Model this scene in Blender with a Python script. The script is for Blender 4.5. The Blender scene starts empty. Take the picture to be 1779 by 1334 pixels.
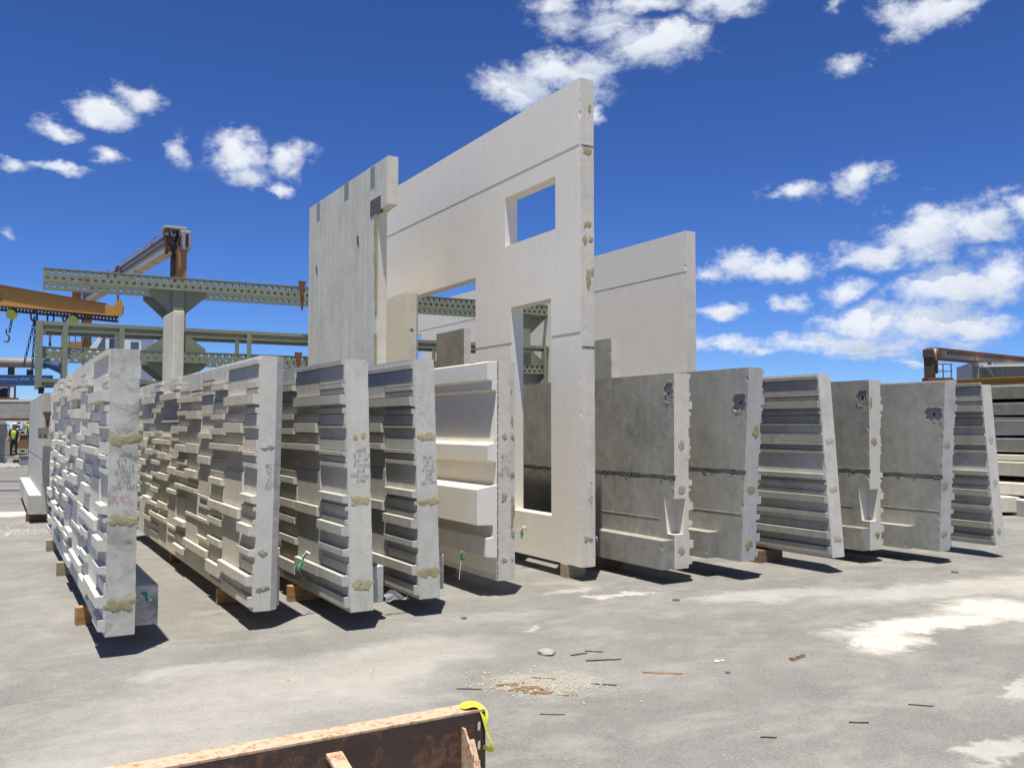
import bpy, bmesh, math, random
from mathutils import Vector, Matrix
from mathutils import noise as mnoise
R = math.radians
scene = bpy.context.scene
COL = scene.collection
random.seed(7)

# ------------------------------------------------------------------ camera
cam = bpy.data.objects.new('camera', bpy.data.cameras.new('camera'))
COL.objects.link(cam)
cam.location = (0, 0, 1.65)
cam.rotation_euler = (R(90 + 2.714), 0, R(-30.261))
cam.data.sensor_width = 36.0
cam.data.lens = 36.0 * 1540.0 / 1779.0
cam.data.clip_start = 0.05
cam.data.clip_end = 4000
scene.camera = cam

# ------------------------------------------------------------------ light
SUN_DIR = Vector((-0.134, -0.158, 1.0)).normalized()      # towards the sun
SUN_EL = math.asin(SUN_DIR.z)
SUN_AZ = math.atan2(SUN_DIR.x, SUN_DIR.y)
sl = bpy.data.lights.new('sun', 'SUN')
sl.energy = 5.0
sl.angle = R(0.53)
sl.color = (1.0, 0.955, 0.845)
sun = bpy.data.objects.new('sun', sl)
COL.objects.link(sun)
sun.rotation_euler = SUN_DIR.to_track_quat('Z', 'Y').to_euler()
sun.location = (0, 0, 50)

scene.view_settings.view_transform = 'Standard'
scene.view_settings.look = 'None'
scene.view_settings.exposure = 0.60
scene.view_settings.gamma = 1.0
scene.view_settings.use_curve_mapping = False
scene.render.engine = 'CYCLES'
scene.cycles.max_bounces = 8
scene.cycles.diffuse_bounces = 5

SKY_STRENGTH = 0.08
world = bpy.data.worlds.new('World')
scene.world = world
world.use_nodes = True


def nd(nt, typ, **kw):
    n = nt.nodes.new(typ)
    for k, v in kw.items():
        setattr(n, k, v)
    return n


def mth(nt, op, a, b=None, c=None, clamp=False):
    n = nt.nodes.new('ShaderNodeMath')
    n.operation = op
    n.use_clamp = clamp
    for i, v in enumerate((a, b, c)):
        if v is None:
            continue
        if isinstance(v, (int, float)):
            n.inputs[i].default_value = v
        else:
            nt.links.new(v, n.inputs[i])
    return n.outputs[0]


def vmt(nt, op, a, b=None, scale=None):
    n = nt.nodes.new('ShaderNodeVectorMath')
    n.operation = op
    for i, v in enumerate((a, b)):
        if v is None:
            continue
        if isinstance(v, (tuple, list, Vector)):
            n.inputs[i].default_value = v
        else:
            nt.links.new(v, n.inputs[i])
    if scale is not None:
        n.inputs['Scale'].default_value = scale
    return n.outputs['Value'] if op in ('LENGTH', 'DOT_PRODUCT', 'DISTANCE') else n.outputs['Vector']


def noise_tex(nt, vec, scale, detail=6, rough=0.55, dist=0.0, dims='3D'):
    n = nd(nt, 'ShaderNodeTexNoise')
    n.noise_dimensions = dims
    if vec is not None:
        nt.links.new(vec, n.inputs['Vector'])
    n.inputs['Scale'].default_value = scale
    n.inputs['Detail'].default_value = detail
    n.inputs['Roughness'].default_value = rough
    n.inputs['Distortion'].default_value = dist
    return n


def ramp(nt, fac, stops):
    n = nd(nt, 'ShaderNodeValToRGB')
    cr = n.color_ramp
    while len(cr.elements) < len(stops):
        cr.elements.new(0.5)
    for e, (p, c) in zip(cr.elements, stops):
        e.position = p
        e.color = (c, c, c, 1) if isinstance(c, (int, float)) else (c[0], c[1], c[2], 1)
    nt.links.new(fac, n.inputs['Fac'])
    return n.outputs['Color']


def mix(nt, fac, a, b, mode='MIX'):
    n = nd(nt, 'ShaderNodeMix')
    n.data_type = 'RGBA'
    n.blend_type = mode
    for sock, v in ((n.inputs[0], fac), (n.inputs[6], a), (n.inputs[7], b)):
        if isinstance(v, (int, float)):
            sock.default_value = v
        elif isinstance(v, (tuple, list)):
            sock.default_value = (v[0], v[1], v[2], 1)
        else:
            nt.links.new(v, sock)
    return n.outputs[2]


# clouds: azimuth (from +Y towards +X), elevation, half widths, all in radians
CLOUDS = [(0.0535, 0.2945, 0.0317, 0.0131, 1.0), (0.0904, 0.3134, 0.0381, 0.0173, 1.0), (0.1258, 0.3346, 0.0271, 0.0174, 1.0), (0.0087, 0.2512, 0.0168, 0.0079, 0.8), (0.0519, 0.2525, 0.0367, 0.0081, 0.9), (0.0951, 0.2723, 0.0316, 0.015, 1.0), (0.2194, 0.2909, 0.0449, 0.0297, 1.0), (0.2772, 0.2896, 0.0328, 0.0224, 1.0), (0.2287, 0.2694, 0.0319, 0.0164, 1.0), (0.2653, 0.259, 0.0182, 0.0093, 0.9), (0.1648, 0.288, 0.0158, 0.0228, 0.6), (0.5285, 0.3683, 0.0568, 0.029, 1.0), (0.5747, 0.3883, 0.0499, 0.0226, 1.0), (0.6208, 0.386, 0.0454, 0.0255, 1.0), (0.6271, 0.3355, 0.0116, 0.0155, 0.8), (0.6925, 0.4077, 0.0766, 0.0321, 1.0), (0.6407, 0.4288, 0.0413, 0.0189, 0.8), (0.5815, 0.4363, 0.0501, 0.0217, 0.6), (0.5749, 0.4529, 0.0418, 0.0143, 0.8), (0.6799, 0.4472, 0.097, 0.0156, 0.8), (0.763, 0.443, 0.0704, 0.0168, 1.0), (0.9657, 0.4016, 0.0638, 0.0256, 1.0), (0.9902, 0.4087, 0.0397, 0.0166, 1.0), (0.8935, 0.3653, 0.0289, 0.0158, 0.6), (0.8871, 0.4253, 0.0146, 0.0083, 0.5), (0.6141, 0.3613, 0.0495, 0.0191, 0.6), (0.8398, 0.2483, 0.0461, 0.0155, 1.0), (0.908, 0.2553, 0.034, 0.0196, 1.0), (0.9196, 0.1806, 0.0556, 0.0186, 1.0), (0.9692, 0.1929, 0.0596, 0.036, 1.0), (1.0166, 0.1969, 0.0444, 0.0278, 1.0), (1.052, 0.207, 0.0307, 0.0201, 1.0), (0.8208, 0.1747, 0.0708, 0.0208, 1.0), (0.7485, 0.1673, 0.0235, 0.0114, 0.9), (0.8908, 0.1484, 0.0322, 0.0189, 0.9), (0.9841, 0.1397, 0.0712, 0.0288, 1.0), (1.0356, 0.1445, 0.0433, 0.0294, 1.0), (0.7623, 0.1274, 0.0349, 0.0131, 0.95), (0.8292, 0.1374, 0.0299, 0.0113, 0.7), (0.9071, 0.1115, 0.0628, 0.0236, 1.0), (0.9621, 0.106, 0.0726, 0.0308, 1.0), (1.0143, 0.0976, 0.0443, 0.0181, 1.0), (0.7711, 0.0882, 0.0552, 0.0132, 0.9), (0.8726, 0.0904, 0.0854, 0.0176, 1.0), (0.9177, 0.0733, 0.0553, 0.0079, 0.7), (0.9613, 0.0636, 0.04, 0.0069, 0.7), (0.8076, 0.0842, 0.0452, 0.0098, 0.8), (0.0102, 0.1894, 0.0088, 0.0065, 0.5), (0.9067, 0.0844, 0.1031, 0.0126, 0.8), (1.0037, 0.0837, 0.0385, 0.009, 0.6)]


def build_world():
    nt = world.node_tree
    nt.nodes.clear()
    out = nd(nt, 'ShaderNodeOutputWorld')
    bg = nd(nt, 'ShaderNodeBackground')
    bg.inputs['Strength'].default_value = SKY_STRENGTH
    nt.links.new(bg.outputs[0], out.inputs[0])
    sky = nd(nt, 'ShaderNodeTexSky')
    sky.sky_type = 'NISHITA'
    sky.sun_disc = False
    sky.sun_elevation = SUN_EL
    sky.sun_rotation = SUN_AZ
    sky.altitude = 2000
    sky.air_density = 1.0
    sky.dust_density = 0.0
    sky.ozone_density = 10.0
    # a phone camera's contrast and deep blue
    gm = nd(nt, 'ShaderNodeGamma')
    gm.inputs['Gamma'].default_value = 1.25
    nt.links.new(vmt(nt, 'SCALE', sky.outputs[0], scale=0.08), gm.inputs['Color'])
    hs = nd(nt, 'ShaderNodeVectorMath')
    hs.operation = 'MULTIPLY'
    nt.links.new(gm.outputs[0], hs.inputs[0])
    hs.inputs[1].default_value = (0.93 / SKY_STRENGTH, 1.03 / SKY_STRENGTH, 1.27 / SKY_STRENGTH)
    tc = nd(nt, 'ShaderNodeTexCoord')
    d = vmt(nt, 'NORMALIZE', tc.outputs['Generated'])
    sp = nd(nt, 'ShaderNodeSeparateXYZ')
    nt.links.new(d, sp.inputs[0])
    az = mth(nt, 'ARCTAN2', sp.outputs[0], sp.outputs[1])
    el = mth(nt, 'ARCSINE', sp.outputs[2])
    cb = nd(nt, 'ShaderNodeCombineXYZ')
    nt.links.new(az, cb.inputs[0])
    nt.links.new(el, cb.inputs[1])
    # warp by noise so that the outlines billow
    sc1 = vmt(nt, 'MULTIPLY', d, (1, 1, 1.5))
    w1 = noise_tex(nt, sc1, 9.0, 4, 0.6)
    w2 = noise_tex(nt, sc1, 34.0, 5, 0.6)
    o1 = vmt(nt, 'SCALE', vmt(nt, 'SUBTRACT', w1.outputs['Color'], (0.5, 0.5, 0.5)), scale=0.05)
    o2 = vmt(nt, 'SCALE', vmt(nt, 'SUBTRACT', w2.outputs['Color'], (0.5, 0.5, 0.5)), scale=0.022)
    p = vmt(nt, 'ADD', vmt(nt, 'ADD', cb.outputs[0], o1), vmt(nt, 'MULTIPLY', o2, (1, 1, 0)))
    p = vmt(nt, 'MULTIPLY', p, (1, 1, 0))
    acc = None
    low = None
    for (a, e, ra, re, st) in CLOUDS:
        q = vmt(nt, 'MULTIPLY', vmt(nt, 'SUBTRACT', p, (a, e, 0)), (1 / ra, 1 / re, 0))
        m = mth(nt, 'MULTIPLY_ADD', vmt(nt, 'LENGTH', q), -st, st)
        acc = m if acc is None else mth(nt, 'SMOOTH_MAX', acc, m, 0.12)
        sq = nd(nt, 'ShaderNodeSeparateXYZ')
        nt.links.new(q, sq.inputs[0])
        mm = mth(nt, 'MULTIPLY', mth(nt, 'MULTIPLY_ADD', sq.outputs[1], -0.5, 0.45, clamp=True), mth(nt, 'GREATER_THAN', m, -0.25))
        low = mm if low is None else mth(nt, 'MAXIMUM', low, mm)
    # the rest of the sky carries the same fair-weather cumulus
    zz = mth(nt, 'MAXIMUM', sp.outputs[2], 0.06)
    pl = nd(nt, 'ShaderNodeCombineXYZ')
    nt.links.new(mth(nt, 'DIVIDE', sp.outputs[0], zz), pl.inputs[0])
    nt.links.new(mth(nt, 'DIVIDE', sp.outputs[1], zz), pl.inputs[1])
    gen = noise_tex(nt, pl.outputs[0], 1.1, 7, 0.58)
    vd = Vector((math.sin(R(30.26)), math.cos(R(30.26)), 0.12)).normalized()
    away = mth(nt, 'SUBTRACT', 0.76, vmt(nt, 'DOT_PRODUCT', d, tuple(vd)))
    away = mth(nt, 'MULTIPLY', away, 5.0, clamp=True)
    genm = mth(nt, 'MULTIPLY', mth(nt, 'MULTIPLY', mth(nt, 'SUBTRACT', gen.outputs['Fac'], 0.55), 4.5), away)
    acc = mth(nt, 'MAXIMUM', acc, mth(nt, 'SUBTRACT', genm, mth(nt, 'SUBTRACT', 1.0, away)))
    acc = mth(nt, 'MAXIMUM', acc, -1.0)
    fb = noise_tex(nt, sc1, 46.0, 9, 0.68)
    fb2 = noise_tex(nt, sc1, 15.0, 7, 0.62)
    dens = mth(nt, 'ADD', acc, mth(nt, 'MULTIPLY', mth(nt, 'SUBTRACT', fb.outputs['Fac'], 0.5), 1.15))
    dens = mth(nt, 'ADD', dens, mth(nt, 'MULTIPLY', mth(nt, 'SUBTRACT', fb2.outputs['Fac'], 0.5), 1.5))
    mask = nd(nt, 'ShaderNodeMapRange')
    mask.interpolation_type = 'SMOOTHSTEP'
    mask.inputs['From Min'].default_value = 0.0
    mask.inputs['From Max'].default_value = 0.82
    nt.links.new(dens, mask.inputs['Value'])
    cov = mth(nt, 'MULTIPLY', mask.outputs[0], 0.97)
    up = mth(nt, 'GREATER_THAN', sp.outputs[2], 0.0)
    cov = mth(nt, 'MULTIPLY', cov, up)
    sh = mth(nt, 'MULTIPLY', mth(nt, 'MULTIPLY_ADD', fb2.outputs['Fac'], 1.6, -0.15, clamp=True), low, clamp=True)
    k = 0.72 / SKY_STRENGTH
    cc = mix(nt, mth(nt, 'MULTIPLY', sh, 1.25, clamp=True), (0.93 * k, 0.95 * k, 0.98 * k), (0.50 * k, 0.57 * k, 0.70 * k))
    nt.links.new(mix(nt, cov, hs.outputs[0], cc), bg.inputs['Color'])


build_world()

# ------------------------------------------------------------------ materials
MATS = {}


def new_mat(name):
    m = bpy.data.materials.new(name)
    m.use_nodes = True
    nt = m.node_tree
    nt.nodes.clear()
    out = nd(nt, 'ShaderNodeOutputMaterial')
    b = nd(nt, 'ShaderNodeBsdfPrincipled')
    nt.links.new(b.outputs[0], out.inputs[0])
    MATS[name] = m
    return m, nt, b


def obj_vec(nt):
    tc = nd(nt, 'ShaderNodeTexCoord')
    oi = nd(nt, 'ShaderNodeObjectInfo')
    geo = nd(nt, 'ShaderNodeNewGeometry')
    # world position: neighbouring parts of one casting share one continuous pattern
    return geo.outputs['Position'], oi.outputs['Random'], tc.outputs['Object']


def concrete(name, col, mottle=0.25, streak=0.0, pores=0.5, warm=(1, 1, 1), grime=0.0, bump=0.35, fleck=0.0):
    m, nt, b = new_mat(name)
    pos, rnd, ob = obj_vec(nt)
    n1 = noise_tex(nt, pos, 1.7, 6, 0.6, 0.4)
    n2 = noise_tex(nt, pos, 9.0, 7, 0.65, 0.2)
    n3 = noise_tex(nt, pos, 70.0, 5, 0.7)
    f = mth(nt, 'ADD', mth(nt, 'MULTIPLY', n1.outputs['Fac'], 0.55), mth(nt, 'MULTIPLY', n2.outputs['Fac'], 0.45))
    lo = 1.0 - mottle
    hi = 1.0 + mottle * 0.7
    v = ramp(nt, f, [(0.30, (lo * col[0], lo * col[1], lo * col[2])), (0.50, col), (0.70, (min(hi * col[0] * warm[0], .9), min(hi * col[1] * warm[1], .9), min(hi * col[2] * warm[2], .9)))])
    fine = ramp(nt, n3.outputs['Fac'], [(0.3, 0.86), (0.7, 1.1)])
    v = mix(nt, 1.0, v, fine, 'MULTIPLY')
    if streak > 0:
        sv = vmt(nt, 'MULTIPLY', pos, (7.0, 7.0, 0.35))
        s = noise_tex(nt, sv, 1.6, 6, 0.65)
        v = mix(nt, streak, v, ramp(nt, s.outputs['Fac'], [(0.25, 0.45), (0.68, 1.15)]), 'MULTIPLY')
    if grime > 0:
        g = noise_tex(nt, pos, 3.1, 8, 0.7, 0.9)
        v = mix(nt, mth(nt, 'MULTIPLY', ramp(nt, g.outputs['Fac'], [(0.52, 0.0), (0.66, 1.0)]), grime), v, (0.16, 0.145, 0.115))
        g2 = noise_tex(nt, pos, 5.3, 6, 0.6, 1.5)
        v = mix(nt, mth(nt, 'MULTIPLY', ramp(nt, g2.outputs['Fac'], [(0.56, 0.0), (0.62, 1.0)]), grime * 0.8), v, (col[0] * .66, col[1] * .66, col[2] * .68))
    vo = nd(nt, 'ShaderNodeTexVoronoi')
    vo.inputs['Scale'].default_value = 42.0
    nt.links.new(pos, vo.inputs['Vector'])
    pm = noise_tex(nt, pos, 3.0, 3, 0.5)
    th = mth(nt, 'MULTIPLY', ramp(nt, pm.outputs['Fac'], [(0.45, 0.0), (0.75, 1.0)]), 0.30 * pores)
    pore = mth(nt, 'LESS_THAN', vo.outputs['Distance'], th)
    v = mix(nt, mth(nt, 'MULTIPLY', pore, 0.6), v, (col[0] * .35, col[1] * .34, col[2] * .32))
    nt.links.new(v, b.inputs['Base Color'])
    b.inputs['Roughness'].default_value = 0.88
    b.inputs['Specular IOR Level'].default_value = 0.25
    bp = nd(nt, 'ShaderNodeBump')
    bp.inputs['Strength'].default_value = bump
    bp.inputs['Distance'].default_value = 0.004
    h = mth(nt, 'ADD', mth(nt, 'MULTIPLY', n2.outputs['Fac'], 1.0), mth(nt, 'MULTIPLY', n3.outputs['Fac'], 0.35))
    h = mth(nt, 'SUBTRACT', h, mth(nt, 'MULTIPLY', pore, 0.5))
    nt.links.new(h, bp.inputs['Height'])
    nt.links.new(bp.outputs[0], b.inputs['Normal'])
    return m


def paint(name, col, rust=0.2, rustcol=(0.16, 0.06, 0.025), rough=0.5, metal=0.0, scale=5.0, dirt=0.25):
    m, nt, b = new_mat(name)
    pos, rnd, ob = obj_vec(nt)
    n1 = noise_tex(nt, pos, scale, 8, 0.65, 0.4)
    n2 = noise_tex(nt, pos, scale * 6, 6, 0.7)
    v = mix(nt, mth(nt, 'MULTIPLY', n2.outputs['Fac'], dirt), col, (col[0] * .45, col[1] * .42, col[2] * .38))
    f = mth(nt, 'ADD', mth(nt, 'MULTIPLY', n1.outputs['Fac'], 0.7), mth(nt, 'MULTIPLY', n2.outputs['Fac'], 0.3))
    t = 0.72 - 0.42 * rust
    k = ramp(nt, f, [(max(t - 0.05, 0), 0.0), (min(t + 0.05, 1), 1.0)])
    v = mix(nt, k, v, mix(nt, n2.outputs['Fac'], rustcol, (rustcol[0] * 2.2, rustcol[1] * 2.0, rustcol[2] * 1.8)))
    nt.links.new(v, b.inputs['Base Color'])
    b.inputs['Roughness'].default_value = rough
    b.inputs['Metallic'].default_value = metal
    bp = nd(nt, 'ShaderNodeBump')
    bp.inputs['Strength'].default_value = 0.25
    bp.inputs['Distance'].default_value = 0.003
    nt.links.new(f, bp.inputs['Height'])
    nt.links.new(bp.outputs[0], b.inputs['Normal'])
    return m


def plain(name, col, rough=0.6, var=0.25, scale=20.0, spec=0.4, trans=0.0):
    m, nt, b = new_mat(name)
    pos, rnd, ob = obj_vec(nt)
    n = noise_tex(nt, pos, scale, 5, 0.6)
    v = mix(nt, n.outputs['Fac'], (col[0] * (1 - var), col[1] * (1 - var), col[2] * (1 - var)), (min(1, col[0] * (1 + var)), min(1, col[1] * (1 + var)), min(1, col[2] * (1 + var))))
    nt.links.new(v, b.inputs['Base Color'])
    b.inputs['Roughness'].default_value = rough
    b.inputs['Specular IOR Level'].default_value = spec
    if trans:
        b.inputs['Transmission Weight'].default_value = trans
    return m


def wood(name, col):
    m, nt, b = new_mat(name)
    pos, rnd, ob = obj_vec(nt)
    v0 = vmt(nt, 'MULTIPLY', ob, (3.0, 40.0, 40.0))
    n = noise_tex(nt, v0, 1.5, 6, 0.6, 0.6)
    n2 = noise_tex(nt, ob, 9.0, 5, 0.6)
    v = ramp(nt, n.outputs['Fac'], [(0.3, (col[0] * .55, col[1] * .5, col[2] * .45)), (0.65, col)])
    v = mix(nt, 0.5, v, ramp(nt, n2.outputs['Fac'], [(0.35, 0.6), (0.65, 1.1)]), 'MULTIPLY')
    nt.links.new(v, b.inputs['Base Color'])
    b.inputs['Roughness'].default_value = 0.8
    bp = nd(nt, 'ShaderNodeBump')
    bp.inputs['Strength'].default_value = 0.4
    bp.inputs['Distance'].default_value = 0.003
    nt.links.new(n.outputs['Fac'], bp.inputs['Height'])
    nt.links.new(bp.outputs[0], b.inputs['Normal'])
    return m


M_WHITE = concrete('white_grey_concrete', (0.55, 0.53, 0.475), 0.18, 0.16, 1.0, grime=0.2)
M_WHITE2 = concrete('clean_white_concrete', (0.64, 0.61, 0.525), 0.10, 0.10, 0.6, grime=0.06)
M_MOTTLED = concrete('mottled_grey_concrete', (0.54, 0.525, 0.455), 0.36, 0.10, 1.0, grime=0.75)
M_DULL = concrete('dull_grey_face_concrete', (0.44, 0.425, 0.375), 0.14, 0.15, 0.5, grime=0.12)
M_DULLEND = concrete('pale_grey_end_concrete', (0.51, 0.495, 0.435), 0.16, 0.16, 1.1, grime=0.16)
M_BEIGE = concrete('beige_face_concrete', (0.80, 0.748, 0.648), 0.05, 0.05, 0.10, bump=0.12)
M_CREAM = concrete('cream_edge_concrete', (0.66, 0.615, 0.515), 0.14, 0.12, 1.1, grime=0.15)
M_GREY = concrete('formed_grey_concrete', (0.30, 0.288, 0.250), 0.42, 0.25, 0.9, grime=0.34)
M_GREY2 = concrete('trowelled_grey_concrete', (0.345, 0.335, 0.297), 0.28, 0.16, 0.5, grime=0.24)
M_BACK = concrete('pale_streaked_grey_concrete', (0.60, 0.58, 0.495), 0.18, 0.32, 0.5, grime=0.1)
M_PLANK = concrete('dark_plank_concrete', (0.20, 0.195, 0.17), 0.3, 0.3, 0.6, grime=0.2)
M_DARKC = concrete('dark_rough_concrete', (0.11, 0.11, 0.11), 0.5, 0.0, 1.5, bump=1.0)
M_GROUT = concrete('olive_grout', (0.36, 0.325, 0.19), 0.35, 0.0, 0.3, bump=1.0)
M_GREYGROUT = concrete('grey_grout', (0.37, 0.35, 0.285), 0.35, 0.0, 0.3, bump=1.0)
M_STEEL = paint('dull_steel', (0.24, 0.25, 0.265), 0.12, rough=0.6, metal=0.0)
M_GREEN = paint('grey_green_paint', (0.235, 0.262, 0.19), 0.16, (0.10, 0.055, 0.025), 0.55, scale=2.2, dirt=0.35)
M_RUST = paint('rusty_steel', (0.15, 0.075, 0.042), 0.55, (0.10, 0.035, 0.015), 0.85, scale=14.0, dirt=0.6)
M_RUSTDARK = paint('dark_rusty_steel', (0.07, 0.046, 0.034), 0.36, (0.10, 0.052, 0.03), 0.8, scale=9.0, dirt=0.7)
M_RUSTLIT = paint('sunlit_rusty_steel', (0.58, 0.43, 0.30), 0.40, (0.20, 0.095, 0.045), 0.85, scale=30.0, dirt=0.5)  # paler rust for channel flanges and cleats, sunlight put into the colour
M_YELLOW = paint('weathered_yellow_paint', (0.43, 0.245, 0.05), 0.22, (0.14, 0.05, 0.02), 0.5, scale=1.3, dirt=0.3)
M_ORANGE = paint('faded_orange_paint', (0.40, 0.20, 0.075), 0.38, (0.15, 0.07, 0.035), 0.55, scale=0.9, dirt=0.4)
M_CRANEGREY = paint('weathered_grey_paint', (0.34, 0.34, 0.32), 0.2, (0.16, 0.06, 0.025), 0.55, scale=0.8, dirt=0.4)
M_CRANETAN = paint('weathered_cream_paint', (0.42, 0.37, 0.26), 0.34, (0.13, 0.045, 0.022), 0.6, scale=0.8, dirt=0.4)
M_BLACK = plain('black_rubber', (0.018, 0.018, 0.02), 0.6)
M_CHAIN = paint('dark_chain_steel', (0.05, 0.045, 0.045), 0.4, (0.09, 0.035, 0.018), 0.6, metal=0.3)
M_BLUE = paint('dark_blue_paint', (0.02, 0.065, 0.20), 0.1, rough=0.45, dirt=0.5)
M_CYAN = paint('pale_blue_paint', (0.12, 0.33, 0.42), 0.12, rough=0.5)
M_PIPE = paint('grey_brown_steel', (0.26, 0.235, 0.21), 0.35, (0.13, 0.08, 0.06), 0.6, scale=1.5)
M_CABWHITE = paint('white_cab_paint', (0.70, 0.70, 0.68), 0.12, rough=0.4, scale=1.0)
M_GLASS = plain('dark_tinted_glass', (0.06, 0.10, 0.13), 0.08, 0.1, spec=0.8)
M_YTAG = plain('yellow_green_plastic', (0.55, 0.60, 0.08), 0.5)
M_STRAP = plain('yellow_strap_webbing', (0.66, 0.66, 0.045), 0.7, 0.08, 60)
M_SHED = paint('grey_corrugated_sheet', (0.21, 0.21, 0.195), 0.08, rough=0.5)
M_ROOFW = plain('white_roof_sheet', (0.7, 0.7, 0.7), 0.5)
M_WOOD = wood('orange_timber', (0.52, 0.29, 0.12))
M_SPLINT = wood('weathered_brown_wood', (0.36, 0.24, 0.14))
M_WOODOLD = wood('grey_timber', (0.42, 0.36, 0.25))
M_WOODDARK = wood('brown_timber', (0.24, 0.15, 0.085))
M_INK = plain('black_crayon', (0.17, 0.17, 0.172), 0.8)
M_INKRED = plain('red_crayon', (0.60, 0.15, 0.13), 0.8)
M_GREENTAG = plain('green_tape', (0.02, 0.22, 0.10), 0.35)
M_WHITETAG = plain('white_plastic', (0.75, 0.77, 0.74), 0.4)
M_CLEAR = plain('cloudy_plastic_sheet', (0.72, 0.72, 0.68), 0.3, trans=0.35)
M_PEBBLE = plain('pale_pebbles', (0.30, 0.285, 0.255), 0.9, 0.45, 25)
M_PALEDUST = plain('pale_crushed_stone', (0.34, 0.315, 0.25), 0.95, 0.3, 60)
M_HIVIS = plain('hi_vis_yellow', (0.40, 0.58, 0.05), 0.7)
M_DARKCLOTH = plain('dark_blue_cloth', (0.03, 0.035, 0.055), 0.9)
M_SKIN = plain('skin', (0.36, 0.20, 0.13), 0.6)
M_HELMET = plain('white_helmet', (0.75, 0.75, 0.72), 0.35)
M_LETTER = plain('pale_blue_lettering', (0.25, 0.38, 0.48), 0.6)
M_LETTERDARK = plain('dark_lettering', (0.05, 0.03, 0.02), 0.6)

# ------------------------------------------------------------------ mesh helpers


class MB:
    def __init__(self):
        self.v = []
        self.f = []

    def add(self, vs, fs):
        o = len(self.v)
        self.v += [tuple(a) for a in vs]
        self.f += [tuple(i + o for i in a) for a in fs]
        return self

    def hexa(self, p):
        """p: 4 bottom then 4 top, both counter clockwise seen from above"""
        return self.add(p, [(3, 2, 1, 0), (4, 5, 6, 7), (0, 1, 5, 4), (1, 2, 6, 5), (2, 3, 7, 6), (3, 0, 4, 7)])

    def box(self, x0, x1, y0, y1, z0, z1):
        return self.hexa([(x0, y0, z0), (x1, y0, z0), (x1, y1, z0), (x0, y1, z0), (x0, y0, z1), (x1, y0, z1), (x1, y1, z1), (x0, y1, z1)])

    def prism(self, a, b):
        """two matching polygons (lists of 3d points)"""
        n = len(a)
        return self.add(list(a) + list(b), [tuple(range(n - 1, -1, -1)), tuple(range(n, 2 * n))] + [(i, (i + 1) % n, n + (i + 1) % n, n + i) for i in range(n)])

    def beam(self, p0, p1, w, h, up=(0, 0, 1)):
        p0, p1 = Vector(p0), Vector(p1)
        d = (p1 - p0).normalized()
        s = d.cross(Vector(up)).normalized() * w / 2
        t = s.cross(d).normalized() * h / 2
        a = [p0 - s - t, p0 + s - t, p0 + s + t, p0 - s + t]
        return self.prism(a, [q + (p1 - p0) for q in a])

    def tube(self, pts, r, n=8, closed=False):
        pts = [Vector(p) for p in pts]
        rings = []
        m = len(pts)
        up = Vector((0.13, 0.29, 0.95)).normalized()
        for i, p in enumerate(pts):
            if closed:
                d = pts[(i + 1) % m] - pts[i - 1]
            else:
                d = pts[min(i + 1, m - 1)] - pts[max(i - 1, 0)]
            d.normalize()
            s = d.cross(up)
            if s.length < 0.05:
                s = d.cross(Vector((1, 0, 0)))
            s.normalize()
            t = s.cross(d)
            rr = r[i] if isinstance(r, (list, tuple)) else r
            rings.append([p + (s * math.cos(2 * math.pi * k / n) + t * math.sin(2 * math.pi * k / n)) * rr for k in range(n)])
        vs = [q for g in rings for q in g]
        fs = []
        for i in range(m if closed else m - 1):
            j = (i + 1) % m
            for k in range(n):
                fs.append((i * n + k, i * n + (k + 1) % n, j * n + (k + 1) % n, j * n + k))
        if not closed:
            fs += [tuple(range(n - 1, -1, -1)), tuple(range((m - 1) * n, m * n))]
        return self.add(vs, fs)

    def mesh(self, name, mat, smooth=False):
        me = bpy.data.meshes.new(name)
        me.from_pydata([tuple(a) for a in self.v], [], self.f)
        bm = bmesh.new()
        bm.from_mesh(me)
        bmesh.ops.recalc_face_normals(bm, faces=bm.faces)
        bm.to_mesh(me)
        bm.free()
        if mat:
            me.materials.append(mat)
        if smooth:
            for p in me.polygons:
                p.use_smooth = True
        return me

    def build(self, name, mat, parent=None, bevel=0.0, smooth=False, label=None):
        o = bpy.data.objects.new(name, self.mesh(name, mat, smooth))
        COL.objects.link(o)
        if parent:
            o.parent = parent
        if bevel:
            md = o.modifiers.new('bevel', 'BEVEL')
            md.width = bevel
            md.segments = 2
            md.limit_method = 'ANGLE'
        if label:
            o['label'] = label
        return o


def link_mesh(name, me, parent):
    o = bpy.data.objects.new(name, me)
    COL.objects.link(o)
    o.parent = parent
    return o


def tag(o, label, cat, group=None):
    o['label'] = label
    o['category'] = cat
    if group:
        o['group'] = group
    return o


def thing(name, label, cat, loc=(0, 0, 0), rot=(0, 0, 0), group=None):
    o = bpy.data.objects.new(name, None)
    o.empty_display_size = 0.2
    COL.objects.link(o)
    o.location = loc
    o.rotation_euler = rot
    return tag(o, label, cat, group)


def struct(o):
    o['kind'] = 'structure'
    return o


def stuff(o):
    o['kind'] = 'stuff'
    return o


def cut(o, cutters):
    """boolean away a list of MBs, baked into the mesh"""
    tmp = []
    for c in cutters:
        me = c.mesh('cutter', None)
        co = bpy.data.objects.new('cutter', me)
        COL.objects.link(co)
        co.matrix_world = o.matrix_world
        co.parent = o.parent
        md = o.modifiers.new('cut', 'BOOLEAN')
        md.object = co
        md.operation = 'DIFFERENCE'
        md.solver = 'EXACT'
        tmp.append(co)
    bpy.context.view_layer.update()
    dg = bpy.context.evaluated_depsgraph_get()
    me = bpy.data.meshes.new_from_object(o.evaluated_get(dg))
    mats = [m for m in o.data.materials]
    o.modifiers.clear()
    o.data = me
    me.materials.clear()
    for m in mats:
        me.materials.append(m)
    for p in me.polygons:
        p.material_index = 0
    for co in tmp:
        bpy.data.objects.remove(co)
    return o


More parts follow.
